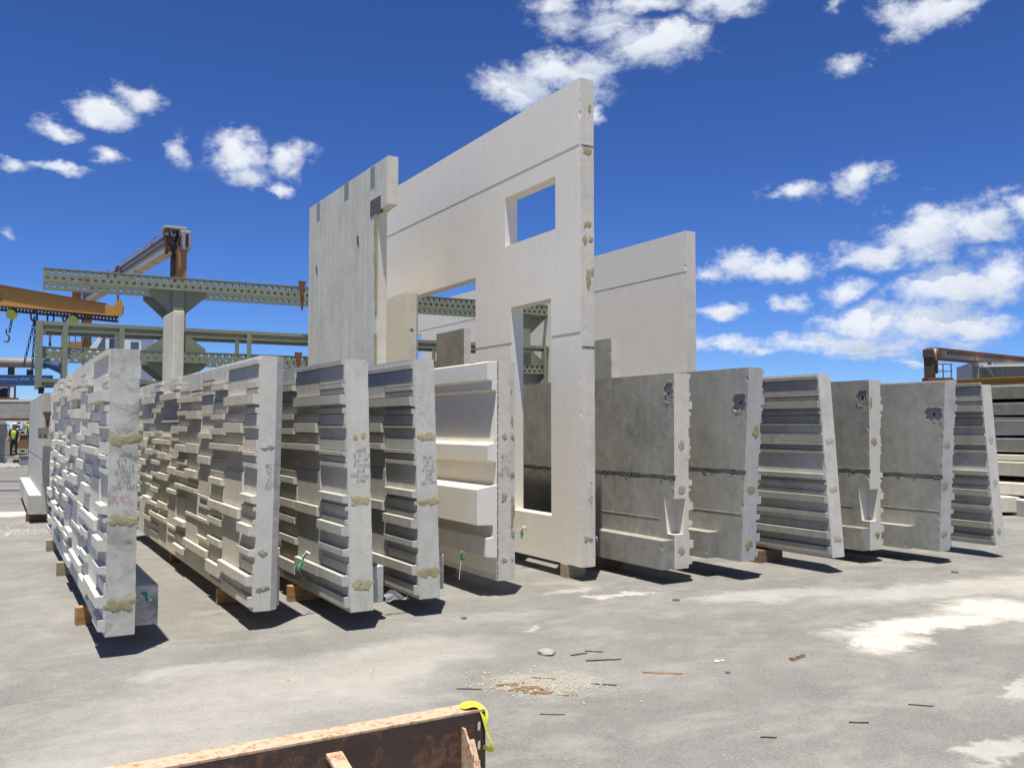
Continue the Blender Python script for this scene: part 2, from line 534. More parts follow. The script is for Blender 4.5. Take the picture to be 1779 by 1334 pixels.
SKEW = {}


def shear(mb, k, zb):
    if k:
        mb.v = [(a, b + k * (c - zb), c) for a, b, c in mb.v]
    return mb


def slab(T, L, z0, z1, seed, jit=0.0016, chip=0.010, chamf=None, taper=0.0):
    """upright slab: x 0..T, near end at y=0, with a worn, chipped near end"""
    rnd = random.Random(seed)
    mb = MB()
    n = max(8, int((z1 - z0) / 0.045))
    near, sec = [], []
    cw, cd = chamf if chamf else (0.0, 0.045)

    def j():
        a = rnd.gauss(0, jit)
        if rnd.random() < 0.045:
            a += rnd.uniform(0.2, 1) * chip * .8
        return abs(a)
    for i in range(n + 1):
        z = z0 + (z1 - z0) * i / n
        edge = i in (0, n)
        near.append((j() if not edge else 0.002, 0, z))
        sec.append((0, 0.045, z))
    for i in range(n, -1, -1):
        z = z0 + (z1 - z0) * i / n
        edge = i in (0, n)
        near.append((T - cw - (j() if not edge else 0.002), 0, z))
        sec.append((T, cd, z))
    k = len(near)
    far = [(0, L, z0), (0, L, z1), (T, L, z1), (T, L, z0)]
    vs = near + sec + far
    fs = [tuple(range(k))]
    for i in range(k):
        i2 = (i + 1) % k
        fs.append((i, k + i, k + i2, i2))
    a, b, c, d = 2 * k, 2 * k + 1, 2 * k + 2, 2 * k + 3
    fs.append(tuple(k + i for i in range(0, n + 1)) + (b, a))
    fs.append(tuple(k + i for i in range(n + 1, k)) + (d, c))
    fs.append((k + n, k + n + 1, c, b))
    fs.append((k + k - 1, k, a, d))
    fs.append((a, b, c, d))
    mb.add(vs, fs)
    return mb


# ------------------------------------------------------------------ writing: a single-stroke hand
GLYPH = {
    'A': [[(0, 0), (2, 6), (4, 0)], [(1, 2), (3, 2)]], 'B': [[(0, 0), (0, 6), (3, 6), (3.5, 4.5), (0.3, 3), (4, 2), (3.5, 0), (0, 0)]],
    'C': [[(4, 5), (2, 6), (0, 3), (2, 0), (4, 1)]], 'D': [[(0, 0), (0, 6), (3, 5), (4, 3), (3, 0.5), (0, 0)]],
    'E': [[(4, 6), (0, 6), (0, 0), (4, 0)], [(0, 3), (3, 3)]], 'F': [[(4, 6), (0, 6), (0, 0)], [(0, 3), (3, 3)]],
    'G': [[(4, 5), (2, 6), (0, 3), (2, 0), (4, 1), (4, 3), (2.3, 3)]], 'I': [[(0.5, 6), (3.5, 6)], [(2, 6), (2, 0)], [(0.5, 0), (3.5, 0)]],
    'K': [[(0, 0), (0, 6)], [(4, 6), (0, 3), (4, 0)]], 'M': [[(0, 0), (0, 6), (2, 2), (4, 6), (4, 0)]],
    'Q': [[(2, 0), (0, 2), (0, 4), (2, 6), (4, 4), (4, 2), (2, 0)], [(2.4, 1.6), (4.4, -0.6)]],
    'R': [[(0, 0), (0, 6), (3.4, 5.6), (3.4, 3.8), (0, 3), (4, 0)]], 'S': [[(4, 5.4), (2, 6), (0, 4.6), (4, 1.8), (2, 0), (-0.3, 0.8)]],
    '0': [[(2, 0), (0, 2), (0, 4), (2, 6), (4, 4), (4, 2), (2, 0)]], '1': [[(2, 0), (2, 6)]], '2': [[(0, 5), (2, 6), (4, 4.5), (0, 0), (4, 0)]],
    '3': [[(0, 5.6), (3.6, 5.6), (1.5, 3.4), (4, 2), (2, 0), (0, 0.6)]], '4': [[(3, 0), (3, 6), (0, 2.2), (4, 2.2)]],
    '5': [[(4, 6), (0.4, 6), (0, 3.4), (3.4, 3.4), (3.6, 1), (0, 0)]], '6': [[(3.4, 6), (0.3, 2.6), (1.4, 0), (3.8, 1.3), (2.8, 3), (0.4, 2)]],
    '7': [[(0, 6), (4, 6), (1.4, 0)]], '8': [[(2, 3.2), (0.3, 4.8), (2, 6), (3.7, 4.8), (0.2, 1.4), (2, 0), (3.8, 1.4), (2, 3.2)]],
    '9': [[(3.6, 4.4), (1.6, 6), (0.2, 4.4), (2, 3), (3.6, 4.4), (2.8, 0)]], '-': [[(0.8, 3), (3.2, 3)]], '.': [[(1.8, 0), (2.2, 0.4)]],
    '/': [[(0, 0), (4, 6)]], 'w': [[(0, 3.5), (1, 0), (2, 3), (3, 0), (4, 3.5)]], 'o': [[(2, 0), (0.4, 1.6), (2, 3.4), (3.6, 1.6), (2, 0)]],
    'm': [[(0, 0), (0, 3.4), (2, 2.8), (2, 0)], [(2, 2.8), (4, 3.2), (4, 0)]], 'c': [[(3.6, 3), (1, 3.2), (0.4, 1), (3.6, 0.2)]], ' ': [],
}


def writing(lines, x, z, h, pitch, lw, seed, mat, parent, y=-0.0022, vertical=False, name='handwriting'):
    rnd = random.Random(seed)
    mb = MB()
    u = h / 6.0
    k = 0
    for li, t in enumerate(lines):
        cx = x + rnd.uniform(-0.35, 0.35) * h - len(t) * 5.4 * u * 0.5
        slope = rnd.uniform(-0.07, 0.05)
        for ci, ch in enumerate(t):
            sc = rnd.uniform(0.85, 1.12)
            dx, dz = rnd.uniform(-.4, .4) * u, rnd.uniform(-.5, .5) * u
            for st in GLYPH.get(ch, []):
                pts = []
                for (a, b) in st:
                    px = cx + ci * 5.4 * u + a * u * sc + dx + b * u * 0.12
                    pz = z - li * pitch + b * u * sc + dz + slope * (px - x)
                    if vertical:
                        px, pz = x + (pz - z), z - (px - x)
                    pts.append((px + rnd.gauss(0, .18) * u, pz + rnd.gauss(0, .18) * u))
                for (p, q) in zip(pts, pts[1:]):
                    d = Vector((q[0] - p[0], q[1] - p[1]))
                    if d.length < 1e-6:
                        continue
                    nrm = Vector((-d.y, d.x)).normalized() * lw / 2
                    e = d.normalized() * lw * 0.4
                    k += 1
                    yy = y - 0.00003 * (k % 40)
                    mb.add([(p[0] - e.x - nrm.x, yy, p[1] - e.y - nrm.y), (q[0] + e.x - nrm.x, yy, q[1] + e.y - nrm.y), (q[0] + e.x + nrm.x, yy, q[1] + e.y + nrm.y), (p[0] - e.x + nrm.x, yy, p[1] - e.y + nrm.y)], [(0, 1, 2, 3)])
    shear(mb, *SKEW.get(parent.name, (0, 0)))
    return mb.build(name, mat, parent)


def patch(x, z, rx, rz, seed, mat, parent, y=0.0, lobes=2, name='grout_patch', depth=0.0026):
    rnd = random.Random(seed)
    mb = MB()
    lob = []
    for i in range(lobes):
        ox = (i - (lobes - 1) / 2) * rx * (1.0 if lobes > 1 else 0)
        lob.append((x + ox, z + rnd.uniform(-.15, .15) * rz, rx * (0.74 if lobes > 1 else 1), rz * rnd.uniform(.8, 1.05)))
    for (cx, cz, ax, az) in lob:
        n, rings = 22, 4
        ph = rnd.random() * 50
        vs = [(cx, y - depth, cz)]
        for r in range(1, rings + 1):
            for k in range(n):
                a = 2 * math.pi * k / n
                e = 1.12 + 0.55 * mnoise.noise(Vector((math.cos(a) * 1.6 + ph, math.sin(a) * 1.6, 3.3))) + 0.35 * mnoise.noise(Vector((math.cos(a) * 5 + ph, math.sin(a) * 5, 1)))
                f = r / rings
                px, pz = cx + math.cos(a) * ax * f * e, cz + math.sin(a) * az * f * e
                d = depth * (1 - f ** 3) * (0.8 + 0.8 * mnoise.noise(Vector((px * 40, pz * 40, ph))))
                vs.append((px, y - d if r < rings else y + 0.002, pz))
        fs = [(0, 1 + k, 1 + (k + 1) % n) for k in range(n)]
        for r in range(rings - 1):
            b0, b1 = 1 + r * n, 1 + (r + 1) * n
            for k in range(n):
                fs.append((b0 + k, b1 + k, b1 + (k + 1) % n, b0 + (k + 1) % n))
        mb.add(vs, fs)
    shear(mb, *SKEW.get(parent.name, (0, 0)))
    return mb.build(name, mat, parent, smooth=True)


# ------------------------------------------------------------------ ground
def ground_material():
    m, nt, b = new_mat('worn_yard_paving')
    geo = nd(nt, 'ShaderNodeNewGeometry')
    pos = geo.outputs['Position']
    n0 = noise_tex(nt, pos, 0.16, 5, 0.6, 0.6)
    n1 = noise_tex(nt, pos, 0.9, 8, 0.66, 0.5)
    n2 = noise_tex(nt, pos, 6.5, 8, 0.7, 0.3)
    n3 = noise_tex(nt, pos, 55.0, 6, 0.75)
    n4 = noise_tex(nt, pos, 240.0, 3, 0.7)
    f = mth(nt, 'ADD', mth(nt, 'MULTIPLY', n1.outputs['Fac'], 0.6), mth(nt, 'MULTIPLY', n2.outputs['Fac'], 0.4))
    v = ramp(nt, f, [(0.32, (0.168, 0.161, 0.150)), (0.50, (0.205, 0.197, 0.183)), (0.68, (0.250, 0.240, 0.222))])
    v = mix(nt, 0.6, v, ramp(nt, n0.outputs['Fac'], [(0.35, 0.86), (0.65, 1.10)]), 'MULTIPLY')
    v = mix(nt, 0.8, v, ramp(nt, n3.outputs['Fac'], [(0.30, 0.58), (0.70, 1.36)]), 'MULTIPLY')
    v = mix(nt, 0.75, v, ramp(nt, n4.outputs['Fac'], [(0.30, 0.62), (0.70, 1.36)]), 'MULTIPLY')
    # light aggregate specks
    vo = nd(nt, 'ShaderNodeTexVoronoi')
    vo.inputs['Scale'].default_value = 60.0
    nt.links.new(pos, vo.inputs['Vector'])
    speck = mth(nt, 'LESS_THAN', vo.outputs['Distance'], mth(nt, 'MULTIPLY', n2.outputs['Fac'], 0.26))
    v = mix(nt, mth(nt, 'MULTIPLY', speck, 0.40), v, (0.46, 0.44, 0.40))
    vo2 = nd(nt, 'ShaderNodeTexVoronoi')
    vo2.inputs['Scale'].default_value = 27.0
    nt.links.new(pos, vo2.inputs['Vector'])
    dark = mth(nt, 'LESS_THAN', vo2.outputs['Distance'], mth(nt, 'MULTIPLY', mth(nt, 'SUBTRACT', n1.outputs['Fac'], 0.30), 0.42))
    v = mix(nt, mth(nt, 'MULTIPLY', dark, 0.45), v, (0.11, 0.105, 0.10))
    # pale washed-out slurry: drifting smears and the named spills
    sm = noise_tex(nt, vmt(nt, 'MULTIPLY', pos, (1.0, 1.6, 1.0)), 1.0, 9, 0.74, 0.35)
    v = mix(nt, ramp(nt, sm.outputs['Fac'], [(0.48, 0.0), (0.66, 0.70)]), v, (0.30, 0.288, 0.264))
    wv = noise_tex(nt, pos, 2.3, 7, 0.68)
    wv2 = noise_tex(nt, pos, 13.0, 5, 0.7)
    p = vmt(nt, 'ADD', pos, vmt(nt, 'SCALE', vmt(nt, 'SUBTRACT', wv.outputs['Color'], (.5, .5, .5)), scale=0.75))
    p = vmt(nt, 'ADD', p, vmt(nt, 'SCALE', vmt(nt, 'SUBTRACT', wv2.outputs['Color'], (.5, .5, .5)), scale=0.24))
    SP = [(6.75, 4.75, 0.95, 0.22, -0.10, 1.0), (5.95, 4.50, 0.34, 0.25, 0.3, 1.0), (7.9, 4.75, 0.55, 0.45, -0.2, 1.0), (8.4, 5.6, 1.5, 0.35, -0.1, 0.45), (9.6, 5.2, 1.0, 0.6, 0, .5), (4.45, 2.70, 0.33, 0.13, 0.2, .55), (5.35, 7.05, 0.40, 0.09, -0.25, .75),
          (3.8, 6.23, 0.11, 0.05, 0, .5), (5.05, 7.45, .25, .10, 0, .4), (3.1, 4.88, 0.36, 0.22, -0.3, .40), (2.2, 5.6, 0.7, 0.3, 0.4, .35), (1.3, 6.3, .5, .22, .2, .3), (0.1, 19.2, 1.0, 0.55, 0, .9), (0.3, 15.9, 0.45, 0.5, 0, .5), (1.6, 4.4, .6, .25, .1, .3), (1.5, 5.5, 1.2, .7, .2, .32), (0.9, 4.6, .9, .5, -.2, .30), (2.6, 6.0, .8, .4, .1, .28), (6.6, 6.3, .9, .25, -.2, .4), (11.5, 5.5, 1.5, .5, 0, .6), (5.6, 3.3, .35, .08, .3, .5)]
    acc = None
    for (cx, cy, rx, ry, an, st) in SP:
        q = vmt(nt, 'SUBTRACT', p, (cx, cy, 0))
        rn = nd(nt, 'ShaderNodeVectorRotate')
        rn.rotation_type = 'Z_AXIS'
        rn.inputs['Angle'].default_value = -an
        nt.links.new(q, rn.inputs['Vector'])
        q = vmt(nt, 'MULTIPLY', rn.outputs[0], (1 / rx, 1 / ry, 0))
        k = mth(nt, 'MULTIPLY', mth(nt, 'MULTIPLY_ADD', vmt(nt, 'LENGTH', q), -1.7, 2.15, clamp=True), st)
        acc = k if acc is None else mth(nt, 'MAXIMUM', acc, k)
    v = mix(nt, acc, v, mix(nt, n2.outputs['Fac'], (0.37, 0.35, 0.31), (0.60, 0.57, 0.51)))
    # dark damp / tyre blackened bands across the far yard
    tv = noise_tex(nt, vmt(nt, 'MULTIPLY', pos, (0.05, 0.9, 0)), 1.0, 5, 0.6)
    sy = nd(nt, 'ShaderNodeSeparateXYZ')
    nt.links.new(pos, sy.inputs[0])
    far = mth(nt, 'MULTIPLY', mth(nt, 'SUBTRACT', sy.outputs[1], 19.5), 0.5, clamp=True)
    v = mix(nt, mth(nt, 'MULTIPLY', mth(nt, 'MULTIPLY', far, 0.55), ramp(nt, tv.outputs['Fac'], [(0.35, 1.0), (0.6, 0.35)])), v, (0.10, 0.098, 0.105))
    # hairline cracks
    ck = nd(nt, 'ShaderNodeTexVoronoi')
    ck.feature = 'DISTANCE_TO_EDGE'
    ck.inputs['Scale'].default_value = 0.33
    nt.links.new(vmt(nt, 'ADD', pos, vmt(nt, 'SCALE', wv.outputs['Color'], scale=0.22)), ck.inputs['Vector'])
    crk = mth(nt, 'MULTIPLY', mth(nt, 'LESS_THAN', ck.outputs['Distance'], 0.0035), ramp(nt, n0.outputs['Fac'], [(0.50, 0.0), (0.62, 0.28)]))
    v = mix(nt, crk, v, (0.10, 0.095, 0.09))
    nt.links.new(v, b.inputs['Base Color'])
    b.inputs['Roughness'].default_value = 0.92
    b.inputs['Specular IOR Level'].default_value = 0.2
    bp = nd(nt, 'ShaderNodeBump')
    bp.inputs['Strength'].default_value = 0.55
    bp.inputs['Distance'].default_value = 0.008
    h = mth(nt, 'ADD', n2.outputs['Fac'], mth(nt, 'MULTIPLY', n3.outputs['Fac'], 0.55))
    h = mth(nt, 'SUBTRACT', h, mth(nt, 'MULTIPLY', crk, 0.6))
    nt.links.new(h, bp.inputs['Height'])
    nt.links.new(bp.outputs[0], b.inputs['Normal'])
    return m


g = MB()
g.add([(-900, -900, 0), (900, -900, 0), (900, 900, 0), (-900, 900, 0)], [(0, 1, 2, 3)])
struct(g.build('ground', ground_material()))

# ------------------------------------------------------------------ the relief of the form liner
# s0, s1 (metres from the near end), z0, z1 (above the panel's lower edge), projection
S_MEAS = [0, .31, 1.03, 1.60, 2.20, 2.83, 3.45, 4.0, 4.66, 5.27, 5.84, 6.36, 7.0]
S_EDGE = [0, .42, 1.11, 1.68, 2.28, 2.91, 3.53, 4.08, 4.74, 5.35, 5.92, 6.44, 7.0]
RAW = [(-0.24, 0.9, 2.003, 2.055, 1), (-0.27, 0.29, 1.813, 1.86, 1), (-0.26, 1.06, 1.674, 1.767, 2), (-0.26, 0.25, 1.599, 1.654, 1), (-0.29, 0.23, 1.481, 1.502, 1), (-0.27, 0.29, 1.249, 1.291, 1), (-0.27, 0.3, 1.15, 1.197, 1), (0.3, 1.02, 1.434, 1.53, 2), (0.23, 1.62, 1.272, 1.339, 2), (0.88, 1.59, 1.831, 1.896, 2), (1.06, 1.56, 1.712, 1.732, 1), (1.0, 1.64, 1.554, 1.62, 2), (1.03, 1.62, 1.412, 1.48, 2), (0.93, 1.6, 1.161, 1.188, 1), (0.89, 1.51, 1.063, 1.079, 1), (0.87, 1.57, 0.942, 1.014, 2), (-0.26, 0.36, 0.864, 0.934, 2), (-0.28, 0.29, 0.805, 0.843, 1), (-0.27, 0.42, 0.602, 0.692, 3), (-0.27, 0.37, 0.438, 0.5, 2), (-0.26, 0.36, 0.202, 0.292, 3), (-0.2, 0.36, 0.034, 0.123, 2), (0.31, 1.06, 0.701, 0.796, 2), (0.34, 1.07, 0.19, 0.288, 3), (1.06, 1.53, 0.71, 0.797, 2), (1.0, 1.5, 0.569, 0.64, 2), (0.91, 1.47, 0.377, 0.449, 2), (1.06, 1.43, 0.102, 0.22, 2), (1.58, 2.14, 1.903, 1.945, 1), (2.14, 2.71, 1.837, 1.864, 1), (1.59, 2.19, 1.803, 1.847, 1), (2.21, 3.49, 1.753, 1.821, 2), (2.69, 3.45, 1.884, 1.925, 1), (3.36, 3.92, 1.92, 1.978, 2), (3.47, 4.72, 1.809, 1.897, 3), (4.49, 5.29, 1.938, 2.008, 2), (5.24, 5.69, 1.91, 1.947, 1), (5.32, 6.4, 1.8, 1.884, 2), (4.7, 5.32, 1.802, 1.833, 1), (4.67, 5.3, 1.665, 1.737, 2), (5.18, 6.3, 1.533, 1.579, 1), (3.41, 4.61, 1.538, 1.583, 1), (3.42, 3.86, 1.696, 1.715, 1), (2.86, 3.49, 1.613, 1.676, 2), (2.13, 2.92, 1.569, 1.666, 3), (1.57, 2.12, 1.598, 1.62, 1), (3.46, 4.02, 1.405, 1.451, 1), (2.86, 3.49, 1.431, 1.499, 2), (3.43, 4.02, 1.317, 1.36, 1), (4.07, 5.29, 1.265, 1.332, 2), (5.23, 5.82, 1.355, 1.42, 2), (4.5, 5.22, 1.397, 1.441, 1), (3.98, 4.53, 1.358, 1.38, 1), (5.81, 6.26, 1.2, 1.319, 2), (1.63, 2.23, 1.367, 1.433, 2), (2.75, 3.45, 1.205, 1.291, 3), (2.2, 2.77, 1.207, 1.315, 2), (1.57, 2.29, 1.112, 1.202, 2), (5.28, 5.95, 1.111, 1.193, 2), (4.69, 5.27, 1.131, 1.192, 2), (3.97, 4.75, 1.084, 1.173, 3), (3.4, 3.96, 1.117, 1.141, 1), (2.87, 3.49, 1.064, 1.133, 2), (4.7, 5.29, 0.996, 1.058, 2), (5.85, 6.23, 0.956, 1.042, 3), (3.41, 4.15, 0.926, 1.017, 2), (2.92, 3.5, 0.926, 0.995, 2), (2.23, 2.92, 0.946, 1.038, 3), (4.75, 5.19, 0.846, 0.904, 2), (4.13, 4.74, 0.833, 0.92, 3), (5.74, 6.22, 0.802, 0.859, 2), (5.19, 5.79, 0.78, 0.823, 1), (2.17, 3.5, 0.794, 0.852, 2), (5.07, 5.79, 0.698, 0.725, 1), (4.57, 5.29, 0.643, 0.713, 2), (3.47, 4.08, 0.702, 0.758, 2), (2.82, 3.45, 0.68, 0.706, 1), (1.57, 2.19, 0.767, 0.806, 1), (1.59, 2.2, 0.673, 0.715, 1), (1.61, 2.81, 0.534, 0.578, 1), (5.25, 5.96, 0.465, 0.551, 3), (4.73, 5.32, 0.462, 0.522, 2), (3.97, 4.72, 0.479, 0.56, 2), (3.95, 5.28, 0.323, 0.393, 2), (5.3, 5.9, 0.235, 0.303, 2), (4.6, 5.23, 0.218, 0.24, 1), (2.74, 3.46, 0.385, 0.451, 2), (3.39, 4.02, 0.292, 0.342, 1), (3.43, 4.03, 0.204, 0.243, 1), (2.94, 3.44, 0.263, 0.29, 1), (2.85, 3.52, 0.088, 0.167, 2), (1.61, 2.95, 0.201, 0.289, 2), (1.63, 2.15, 0.339, 0.392, 1), (4.52, 5.15, 0.125, 0.138, 1), (1.03, 1.6, 1.9, 2.062, 1), (1.6, 2.2, 1.95, 2.062, 1), (2.2, 2.83, 1.87, 2.062, 1), (3.45, 4.0, 1.985, 2.062, 1), (4.66, 5.27, 2.01, 2.062, 2), (5.27, 5.84, 1.95, 2.062, 1), (5.84, 6.36, 1.9, 2.062, 1)]


def snap(s):
    return min(range(len(S_EDGE)), key=lambda i: abs(S_MEAS[i] - s))


RELIEF = []
_r = random.Random(5)
for (a, b, z0, z1, cls) in RAW:
    i, j = snap(max(0, a)), snap(b)
    if j <= i:
        j = i + 1
    p = {2: 0.050, 1: 0.028, 3: 0.064}[cls] + _r.uniform(-.004, .004)
    RELIEF.append((S_EDGE[i], S_EDGE[j], z0, z1, p))
# random rows beyond the part of the pattern that shows
zc = 0.06
while zc < 1.95:
    hh = _r.uniform(.05, .1)
    RELIEF.append((6.44, 7.0, zc, zc + hh, _r.choice((.028, .05, .064))))
    zc += hh + _r.uniform(.05, .16)
# between the blocks the ground of each column steps in shallow plates
for _i in range(len(S_EDGE) - 1):
    a, b = S_EDGE[_i], S_EDGE[_i + 1]
    occ = sorted((z0, z1) for (s0, s1, z0, z1, p) in RELIEF if s0 < b - .01 and s1 > a + .01)
    zc = 0.01
    for (z0, z1) in occ + [(2.05, 2.06)]:
        if z0 - zc > .035:
            g = z0 - zc
            t = _r.random()
            if t < .45:
                RELIEF.append((a, b, zc - .002, z0 + .002, _r.uniform(.008, .020)))
            elif t < .75 and g > .09:
                q = _r.uniform(.35, .65)
                RELIEF.append((a, b, zc - .002, zc + g * q, _r.uniform(.010, .022)))
        zc = max(zc, z1)
T = 0.2
_cache = {}


def relief_mesh(i, side, mat, k=0.0, wide=.42):
    key = (i, side, mat.name, k, wide)
    if key in _cache:
        return _cache[key]
    s0, s1, z0, z1, p = RELIEF[i]
    s0, s1 = s0 + (wide - .42 if s0 > 0 else 0), s1 + wide - .42
    y0 = 0.0015 if s0 == 0 else s0 + 0.004
    y1 = s1 - 0.004
    d0 = 0.0 if s0 == 0 else 0.010
    dz = min(0.010, (z1 - z0) * .2)
    if side < 0:
        xb, xf = 0.004, -p
    else:
        xb, xf = T - 0.004, T + p
    vs = [(xb, y0, z0), (xf, y0 + d0, z0 + dz), (xf, y1 - 0.012, z0 + dz), (xb, y1, z0), (xb, y0, z1), (xf, y0 + d0, z1 - dz * .4), (xf, y1 - 0.012, z1 - dz * .4), (xb, y1, z1)]
    mb = MB()
    mb.hexa(vs)
    shear(mb, k, 0.0)
    me = mb.mesh('raised_block', mat)
    _cache[key] = me
    return me


ZB = 0.15
HT = 2.07
ROW = 'precast wall panels standing on edge in a row'


def add_relief(root, side, mat, smax, zoff=ZB, k=0.0, wide=.42):
    for i, (s0, s1, z0, z1, p) in enumerate(RELIEF):
        if s0 > smax or (s0 > 0 and s0 + wide - .42 > 6.5):
            continue
        o = link_mesh('raised_block', relief_mesh(i, side, mat, k, wide), root)
        o.location = (0, 0, zoff)


def relief_panel(label, x, y, k, seed, mslab, mface, smax, h=HT, ledge=None, chamf=None, yaw=0.0, L=7.0, zb=ZB, wide=.42, tilt=0.0):
    root = thing('relief_wall_panel', label, 'concrete panel', (x, y, 0), (0, R(tilt), R(yaw)), ROW)
    SKEW[root.name] = (k, zb)
    MBs = shear(slab(T, L, zb, zb + h, seed, chamf=chamf), k, zb)
    MBs.build('slab', mslab, root)
    add_relief(root, -1, mface, smax, zb, k, wide)
    if ledge:
        xo, s, zt = ledge
        MB().box(T - .004, T + xo, s, L - 0.5, ZB + 0.003, zt).build('ledge', mslab, root, bevel=0.008)
    return root


def ledge_panel(label, x, y, k, seed, mback, mend, h, ledge, grooves, notch=None, pocket=None, smax=.2, L=7.0, zb=ZB):
    """seen from its smooth back: ledge on the left, relief on the right"""
    root = thing('ledge_wall_panel', label, 'concrete panel', (x, y, 0), (0, 0, 0), ROW)
    SKEW[root.name] = (k, zb)
    sk = lambda m, kk=k, zz=zb: shear(m, kk, zz)
    dz = zb - ZB
    grooves = [q + dz for q in grooves]
    ledge = (ledge[0], ledge[1], ledge[2] + dz)
    if pocket:
        pocket = pocket[:2] + (pocket[2] + dz, pocket[3] + dz) + pocket[4:]
    sm = sk(slab(T, L, zb, zb + h, seed))
    o = sm.build('slab', mback, root)
    o.data.materials.append(mend)
    cs = []
    rnd = random.Random(seed)
    # rough sawn groove along the back
    z = grooves[0]
    c = MB()
    n = 40
    up, dn = [], []
    for i in range(n + 1):
        yy = -0.1 + (L + 0.2) * (i / n) ** 1.6 if i else -0.1
        up.append((yy, z + 0.028 + rnd.uniform(-.007, .007)))
        dn.append((yy, z - 0.022 + rnd.uniform(-.007, .007)))
    poly = up + dn[::-1]
    c.prism([(-0.05, a, b) for a, b in poly], [(0.022, a, b) for a, b in poly])
    cs.append(c)
    if notch:
        z0, z1, d, w = notch
        cc = MB()
        cc.prism([(-.05, -.05, z0), (-.05, d * .72, z0), (w * .80, d * .72, z0), (w * .80, -.05, z0)], [(-.05, -.05, z1), (-.05, d, z1), (w, d, z1), (w, -.05, z1)])
        cs.append(cc)
    if pocket:
        s0, s1, pz0, pz1, dep = pocket
        cc = MB()
        m = 14
        cen = ((s0 + s1) / 2, (pz0 + pz1) / 2)
        pl = []
        for k in range(m):
            a = 2 * math.pi * (k + .5) / m
            ca, sa = math.cos(a), math.sin(a)
            q = max(abs(ca), abs(sa))
            pl.append((cen[0] + ca / q * (s1 - s0) / 2 * rnd.uniform(.85, 1.08), cen[1] + sa / q * (pz1 - pz0) / 2 * rnd.uniform(.88, 1.05)))
        cc.prism([(-.05, a, b) for a, b in pl], [(dep, a, b) for a, b in pl])
        cs.append(cc)
    cut(o, [sk(c) for c in cs])
    o.data.materials.clear()
    o.data.materials.append(mback)
    o.data.materials.append(mend)
    for p in o.data.polygons:
        p.material_index = 1 if (p.normal.y < -0.55 and p.center.y - SKEW[root.name][0] * (p.center.z - zb) < 0.03) or p.center.x > T - .01 or (notch and p.center.x > .012 and p.center.y < .2 and notch[0] - .01 < p.center.z < notch[1] + .01) else 0
    # gritty mortar lumps left in the groove, and the cold joint below it
    mb = MB()
    for i in range(60):
        yy = L * rnd.random() ** 1.5
        r0 = rnd.choice((.004, .006, .009, .013, .022)) * rnd.uniform(.7, 1.2)
        cz = z + rnd.uniform(-.03, .03)
        mb.hexa([(0.02, yy, cz - r0), (0.02, yy + r0 * 3, cz - r0), (-.004, yy + r0 * 2.6, cz - r0 * .6), (-.004, yy + .5 * r0, cz - r0 * .6), (0.02, yy, cz + r0 * .6), (0.02, yy + r0 * 3, cz + r0 * .8), (-.004, yy + r0 * 2.4, cz + r0 * .3), (-.004, yy + r0 * .4, cz + r0 * .5)])
    stuff(sk(mb).build('mortar_lumps', M_PLANK, root))
    mb = MB()
    n = 46
    pts = [(L * (i / n) ** 1.5, grooves[1] + 0.007 * mnoise.noise(Vector((i * .6, seed, 0)))) for i in range(n + 1)]
    y0 = notch[2] + .02 if notch else 0.01
    for (a, b), (c2, d) in zip(pts, pts[1:]):
        if a < y0:
            continue
        w1, w2 = rnd.uniform(.003, .008), rnd.uniform(.003, .008)
        mb.hexa([(.004, a, b - w1), (.004, c2, d - w2), (-.004, c2, d - w2 * .4), (-.004, a, b - w1 * .4), (.004, a, b + w1), (.004, c2, d + w2), (-.004, c2, d + w2 * .4), (-.004, a, b + w1 * .4)])
    sk(mb).build('cold_joint', mback, root)
    xo, s, zt = ledge
    lo = slab(xo + .004, L - s - .5, zb + .004, zt, seed + 50, jit=.0018)
    lo.v = [(a - xo, b + s + (.0015 if s == 0 else 0), c) for a, b, c in lo.v]
    sk(lo).build('ledge', mback, root)
    if pocket:
        s0, s1, pz0, pz1, dep = pocket
        plate = sk(MB().box(dep - .008, dep + .002, s0 + .022, s1 - .022, pz0 + .02, pz1 - .02)).build('steel_plate', M_STEEL, root)
        sk(MB().tube([(dep - .007, (s0 + s1) / 2, (pz0 + pz1) / 2), (dep - .010, (s0 + s1) / 2, (pz0 + pz1) / 2)], .018, 12)).build('plate_hole', M_BLACK, plate)
        rag = MB()
        for k in range(22):
            a = rnd.random() * 6.28
            q = max(abs(math.cos(a)), abs(math.sin(a)))
            yy = (s0 + s1) / 2 + math.cos(a) / q * (s1 - s0) / 2 * 1.02
            zz = (pz0 + pz1) / 2 + math.sin(a) / q * (pz1 - pz0) / 2 * 1.02
            r0 = rnd.uniform(.003, .011)
            yy += rnd.gauss(0, .008)
            zz += rnd.gauss(0, .008)
            rag.hexa([(.01, yy - r0, zz - r0), (.01, yy + r0, zz - r0), (-.006, yy + r0 * .6, zz - r0 * .6), (-.006, yy - r0 * .6, zz - r0 * .5), (.01, yy - r0, zz + r0), (.01, yy + r0, zz + r0), (-.006, yy + r0 * .5, zz + r0 * .6), (-.006, yy - r0 * .6, zz + r0 * .4)])
        stuff(sk(rag).build('broken_rim', M_GREYGROUT, root))
    add_relief(root, 1, mend, smax, zb, SKEW[root.name][0])
    return root


